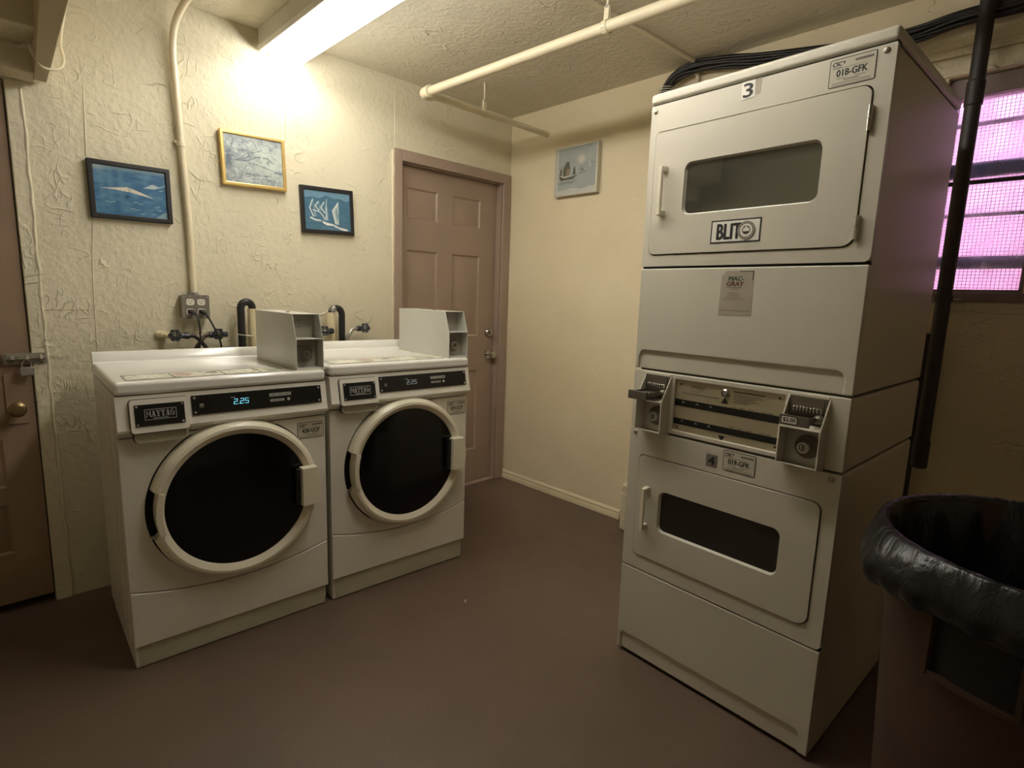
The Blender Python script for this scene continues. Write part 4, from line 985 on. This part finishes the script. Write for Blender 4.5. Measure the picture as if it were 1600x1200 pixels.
def coin_unit(x0, x1, price, outl, tip):
    c = MB(); th = .004; D_ = -.053
    side = [(0, 1.066), (D_, .978), (D_, .872), (-.004, .862), (0, .862)]
    c.plate(side, x0, x0+th, M_dry, ax='yz'); c.plate(side, x1-th, x1, M_dry, ax='yz')
    c.plate([(0, 1.066), (-.006, 1.066), (-.006, 1.058), (0, 1.058)], x0+th, x1-th, M_dry, ax='yz')
    c.plate([(D_, .978), (D_, .974), (-.003, .984), (-.003, .988)], x0+th, x1-th, M_dry, ax='yz')
    c.plate([(D_, .872), (-.003, .862), (-.003, .866), (D_, .876)], x0+th, x1-th, M_dry, ax='yz')
    cu = c.build('coin_unit', t, bevel=.0012)
    # sloping metal face above, slide tongue and comb of pins
    c = MB()
    c.hexa([(x0+th, -.006, .986), (x1-th, -.006, .986), (x1-th, -.001, .986), (x0+th, -.001, .986), (x0+th, -.0065, 1.060), (x1-th, -.0065, 1.060), (x1-th, -.001, 1.060), (x0+th, -.001, 1.060)], M_slide)
    c.plate(rrect(x0+.014, x1-.014, 1.012, 1.056, .004), -.010, -.006, M_slide)
    c.sphere((x1-.020, -.014, 1.003), .016, M_slide, (1, 1, .9)); c.build('slide_face', cu)
    c = MB(); nP = 9
    for k in range(nP):
        xx = x0+.022+(x1-x0-.040)*k/(nP-1)
        c.cyl((xx, -.018, 1.030), (xx, -.018, 1.020), .0028, M_chrome, 8); c.sphere((xx, -.018, 1.031), .0034, M_chrome, n=8); c.cyl((xx, -.010, 1.024), (xx, -.020, 1.024), .002, M_slide, 6)
    c.build('coin_comb', cu)
    c = MB()
    c.box(x0+.012, x1-.022, -tip+.045, -.010, .998, 1.003, M_slide); c.box(x0+.010, x0+.015, -tip, -.010, .996, 1.010, M_slide); c.box(x1-.030, x1-.025, -tip+.02, -.010, .996, 1.010, M_slide)
    c.hexa([(x0+.008, -tip-.004, .986), (x1-.024, -tip-.004, .986), (x1-.024, -tip+.004, .986), (x0+.008, -tip+.004, .986), (x0+.008, -tip-.004, 1.014), (x1-.024, -tip-.004, 1.014), (x1-.024, -tip+.004, 1.014), (x0+.008, -tip+.004, 1.014)], M_slide)
    if price:
        c.plate(rrect(x0+.014, x0+.056, .990, 1.011, (.003, .003, .007, .003)), -tip-.0052, -tip-.004, M_ink); c.plate(rrect(x0+.0155, x0+.0545, .9915, 1.0095, (.002, .002, .006, .002)), -tip-.0056, -tip-.0045, M_paperw)
        c.text('$2.00', x0+.035, .9945, .0125, M_ink, -tip-.0057, w=.032, bold=.0003, center=True)
    c.build('coin_slide', cu, bevel=.001)
    # cash box face and lock
    c = MB(); xm = (x0+x1)/2+.012
    c.box(x0+th, x1-th, -.006, -.002, .866, .984, M_coinin); c.box(x0+.022, x1-th-.002, -.009, -.006, .870, .968, M_coinin)
    c.cyl((xm, -.009, .924), (xm, -.014, .924), .033, M_grey, 36); 
    c.lathe([(.0155, -.014), (.0155, -.030), (.0115, -.030), (.0115, -.014)], M_alum, (xm-.006, 0, .922), 'y', 24); c.cyl((xm-.006, -.014, .922), (xm-.006, -.026, .922), .0098, M_steel, 20); c.box(xm-.0075, xm-.0045, -.0268, -.026, .915, .929, M_ink)
    for q in ((x0+.030, .880),): c.cyl((q[0], -.009, q[1]), (q[0], -.012, q[1]), .005, M_steel, 12)
    c.build('cash_lock', cu)
coin_unit(.050, .152, False, True, .105)
coin_unit(.527, .636, True, False, .070)
# screws
for sx, sz in ((.018, 1.912), (.662, 1.916), (.660, .846), (.024, .850)):
    m = MB(); m.sphere((sx, -.003, sz), .0075, M_steel, (1, .55, 1), 14); m.build('screw', t)
# stickers
m = MB(); id_sticker(m, .538, .643, 1.857, 1.924, -.002, '018-GFK'); m.build('asset_label', t)
m = MB(); id_sticker(m, .353, .454, .795, .859, -.002, '019-GFK'); m.build('asset_label', t)
m = MB(); m.plate([(.318, 1.886), (.360, 1.890), (.362, 1.931), (.318, 1.931)], -.0026, -.002, M_paperg); m.plate([(.307, 1.882), (.346, 1.884), (.344, 1.930), (.305, 1.930)], -.0034, -.002, M_paperw)
m.text('3', .325, 1.887, .037, M_ink, -.0035, w=.027, bold=.0014, center=True); m.build('number_sticker', t)
m = MB(); m.plate([(.297, .795), (.334, .795), (.334, .834), (.297, .834)], -.0032, -.002, M_greylab); m.text('4', .3155, .801, .026, M_ink, -.0033, w=.020, bold=.0013, center=True); m.build('number_sticker', t)
# BLITZ-style band sticker with round badge
m = MB(); yS = -.0062; x0, x1, z0, z1 = .249, .402, 1.484, 1.551
m.plate([(x0, z0), (x1, z0), (x1, z1), (x0, z1)], yS-.0008, yS, M_ink); m.plate([(x0+.004, z0+.004), (x1-.004, z0+.004), (x1-.004, z1-.004), (x0+.004, z1-.004)], yS-.0011, yS, M_paperw)
m.text('BLITZ', .270, 1.495, .044, M_ink, yS-.0011, w=.100, bold=.0022)
cx, cz = .360, 1.517
m.plate(circ(cx, cz, .0265, 40), yS-.0026, yS-.0013, M_paperg); m.plate(circ(cx, cz, .0255, 40), yS-.0030, yS-.0014, M_greylab, holes=[circ(cx, cz, .0190, 32)]); m.plate(circ(cx, cz, .0180, 40), yS-.0030, yS-.0015, M_paperw)
for k in range(18): a = 2*PI*k/18; m.box(cx+.0222*math.cos(a)-.0012, cx+.0222*math.cos(a)+.0012, yS-.0033, yS-.0030, cz+.0222*math.sin(a)-.0012, cz+.0222*math.sin(a)+.0012, M_paper)
m.plate(circ(cx, cz+.001, .0125, 24), yS-.0033, yS-.0030, M_inkf, holes=[circ(cx, cz+.002, .0095, 20)])
m.plate([(cx-.009, cz-.003), (cx+.009, cz-.003), (cx+.006, cz-.009), (cx-.006, cz-.009)], yS-.0034, yS-.0030, M_ink); m.plate([(cx-.010, cz+.008), (cx-.003, cz+.011), (cx-.004, cz+.007)], yS-.0034, yS-.0030, M_ink); m.plate([(cx+.003, cz+.011), (cx+.009, cz+.008), (cx+.004, cz+.006)], yS-.0034, yS-.0030, M_ink)
m.build('band_sticker', drU)
m = MB(); yS = -.002; x0, x1, z0, z1 = .295, .393, 1.271, 1.402
m.plate([(x0-.002, z0), (x1+.002, z0), (x1, z1), (x0+.012, z1), (x0+.010, z1-.008), (x0, z1-.013)], yS-.0008, yS, M_paperg)
m.box(x0+.055, x1, yS-.0011, yS-.0008, z1-.0025, z1-.0005, M_ink); m.box(x1-.0025, x1-.0005, yS-.0011, yS-.0008, z1-.028, z1, M_ink)
m.text('MAC-', x0+.022, 1.373, .0125, M_inkgreen, yS-.0009, w=.047, bold=.0010, shear=.2); m.text('GRAY', x0+.017, 1.358, .0125, M_inkred, yS-.0009, w=.052, bold=.0010, shear=.2)
for zz, a, b in ((1.353, .016, .066), (1.348, .034, .058), (1.336, .026, .056), (1.330, .022, .060), (1.324, .020, .060), (1.318, .010, .074), (1.284, -.001, .094)): m.box(x0+a, x0+b, yS-.0011, yS-.0008, zz, zz+.0017, M_inkf)
m.build('service_sticker', t)

# ------------------------------------------------------------------ cable bundle along the right wall
rnd = random.Random(5)
t = thing('cable_bundle', 'thick bundle of glossy black cables along the top of the right wall behind the dryers', 'cables', (0, -1.12, 2.2))
base = [(-.07, -1.20, 2.16), (-.06, -1.185, 2.33), (-.055, -1.20, 2.395), (-.055, -1.26, 2.438), (-.055, -1.36, 2.446), (-.055, -1.50, 2.430), (-.052, -1.65, 2.400), (-.05, -1.85, 2.37), (-.05, -2.05, 2.345), (-.05, -2.24, 2.335), (-.05, -2.38, 2.348), (-.05, -2.56, 2.352), (-.05, -2.9, 2.36), (-.05, -3.6, 2.36)]
for k in range(11):
    a = 2*PI*k/11; rr_ = .022 if k else 0
    ox, oz = rr_*math.cos(a), rr_*math.sin(a)
    m = MB(); m.tube([(x+ox*.8+rnd.uniform(-.004, .004), y_+1.12+rnd.uniform(-.01, .01), z-2.2+oz+rnd.uniform(-.004, .004)) for x, y_, z in base], .0075, M_cabledk, 8, 6)
    m.build('cable', t, ang=60)
m = MB()
for k in range(5): m.lathe([(.036, -.002), (.0375, 0), (.036, .002)], M_outlet, (-.064, -.072, .135+k*.011), 'z', 20)
m.build('cable_wrap', t)

# ------------------------------------------------------------------ dark vertical pipes by the window
t = thing('drain_pipe', 'dark painted vertical pipe in front of the window', 'pipe', (-.112, -2.458, 0))
m = MB(); m.cyl((0, 0, .70), (0, 0, H-.0005), .024, M_pipedk, 24); m.build('pipe_run', t, ang=60)
for za, zb in ((2.02, 2.105), (.70, .81)):
    m = MB(); m.lathe([(.024, za), (.0275, za+.004), (.0275, zb-.004), (.024, zb)], M_pipedk, (0, 0, 0), 'z', 24); m.build('coupling', t)
m = MB(); m.box(.0, .1115, -.048, .048, 1.345, 1.352, M_steel)
m.lathe([(.0245, 1.338), (.028, 1.338), (.028, 1.358), (.0245, 1.358)], M_pipedk, (0, 0, 0), 'z', 20, closed_prof=True); m.build('pipe_clamp', t)
t = thing('lower_pipe', 'second dark pipe clipped beside the window pipe, running to the floor', 'pipe', (-.030, -2.408, 0))
m = MB(); m.cyl((0, 0, .001), (0, 0, 1.215), .018, M_pipedk, 20); m.build('pipe_run', t, ang=60)
m = MB(); m.box(-.022, .026, -.019, .014, .86, 1.215, M_pipedk); m.build('pipe_cover', t, bevel=.004)

# ------------------------------------------------------------------ trash can
CX, CY = -1.205, -2.866
t = thing('trash_can', 'large round brown plastic trash can beside the dryers', 'trash can', (CX, CY, 0))
m = MB()
prof = [(.001, .003), (.235, .003), (.245, .012), (.262, .30), (.280, .66), (.284, .735), (.296, .742), (.298, .775), (.302, .780), (.305, .842), (.300, .846), (.292, .842), (.288, .78), (.272, .60), (.250, .30), (.235, .03), (.001, .028)]
m.lathe(prof, M_canbrown, (0, 0, 0), 'z', 96); m.build('bin_body', t, ang=30)
for a0 in (math.radians(160), math.radians(-20)):
    m = MB(); n_ = 12; ha = math.radians(15)
    def cp_(a, r, z): return (r*math.cos(a), r*math.sin(a), z)
    i = m.mi(M_canbrown)
    # raised frame and dark grip pocket bent round the wall
    for (za, zb, aa, ab, ro, mt) in ((.735, .745, -ha, ha, .300, M_canbrown), (.612, .622, -ha, ha, .294, M_canbrown), (.612, .745, -ha, -ha+.025, .297, M_canbrown), (.612, .745, ha-.025, ha, .297, M_canbrown), (.622, .735, -ha+.02, ha-.02, .2845, M_dark)):
        for k in range(n_):
            b0 = a0+aa+(ab-aa)*k/n_; b1 = a0+aa+(ab-aa)*(k+1)/n_
            m.hexa([cp_(b0, .270, za), cp_(b1, .270, za), cp_(b1, ro, za), cp_(b0, ro, za), cp_(b0, .270, zb), cp_(b1, .270, zb), cp_(b1, ro, zb), cp_(b0, ro, zb)], mt)
    m.build('grip_pocket', t)
m = MB()   # black liner folded over the rim
rn = random.Random(2); ph = [rn.uniform(0, 6.28) for _ in range(6)]
lp = [(.10, .30), (.20, .36), (.240, .50), (.262, .66), (.280, .80), (.294, .846), (.303, .852), (.311, .846), (.322, .815), (.330, .785), (.328, .762), (.318, .748), (.314, .744)]
def lrf(a, j, r):
    if j < 5: return r*(1+.03*math.sin(9*a+ph[0]+j)+.02*math.sin(17*a+ph[1]))
    if j < 7: return r+.0015*math.sin(31*a+ph[2])
    k = (j-6)/6
    bul = .030*math.exp(-((a-math.radians(128))/.30)**2)
    return r+bul*min(1, k*2)+k*(.005*math.sin(23*a+ph[3])+.004*math.sin(41*a+ph[4]))
m.lathe(lp, M_liner, (0, 0, 0), 'z', 240, rf=lrf); lo = m.build('bin_liner', t, ang=80)
lo['label'] = 'shiny black plastic liner folded over the rim'

# scraps on the floor
def scrap(x, y, s, rz, label):
    m = MB(); m.tube([(-s, 0, .002), (0, s*.25, .005), (s, -s*.1, .002)], .0016, M_paperw, 6, 4, flat=1.6); o = m.build('paper_scrap', loc=(x, y, 0)); o.rotation_euler = (0, 0, rz); tag(o, label, 'litter')
scrap(-1.28, -1.13, .010, .8, 'tiny curled white scrap on the brown floor before the right washer')
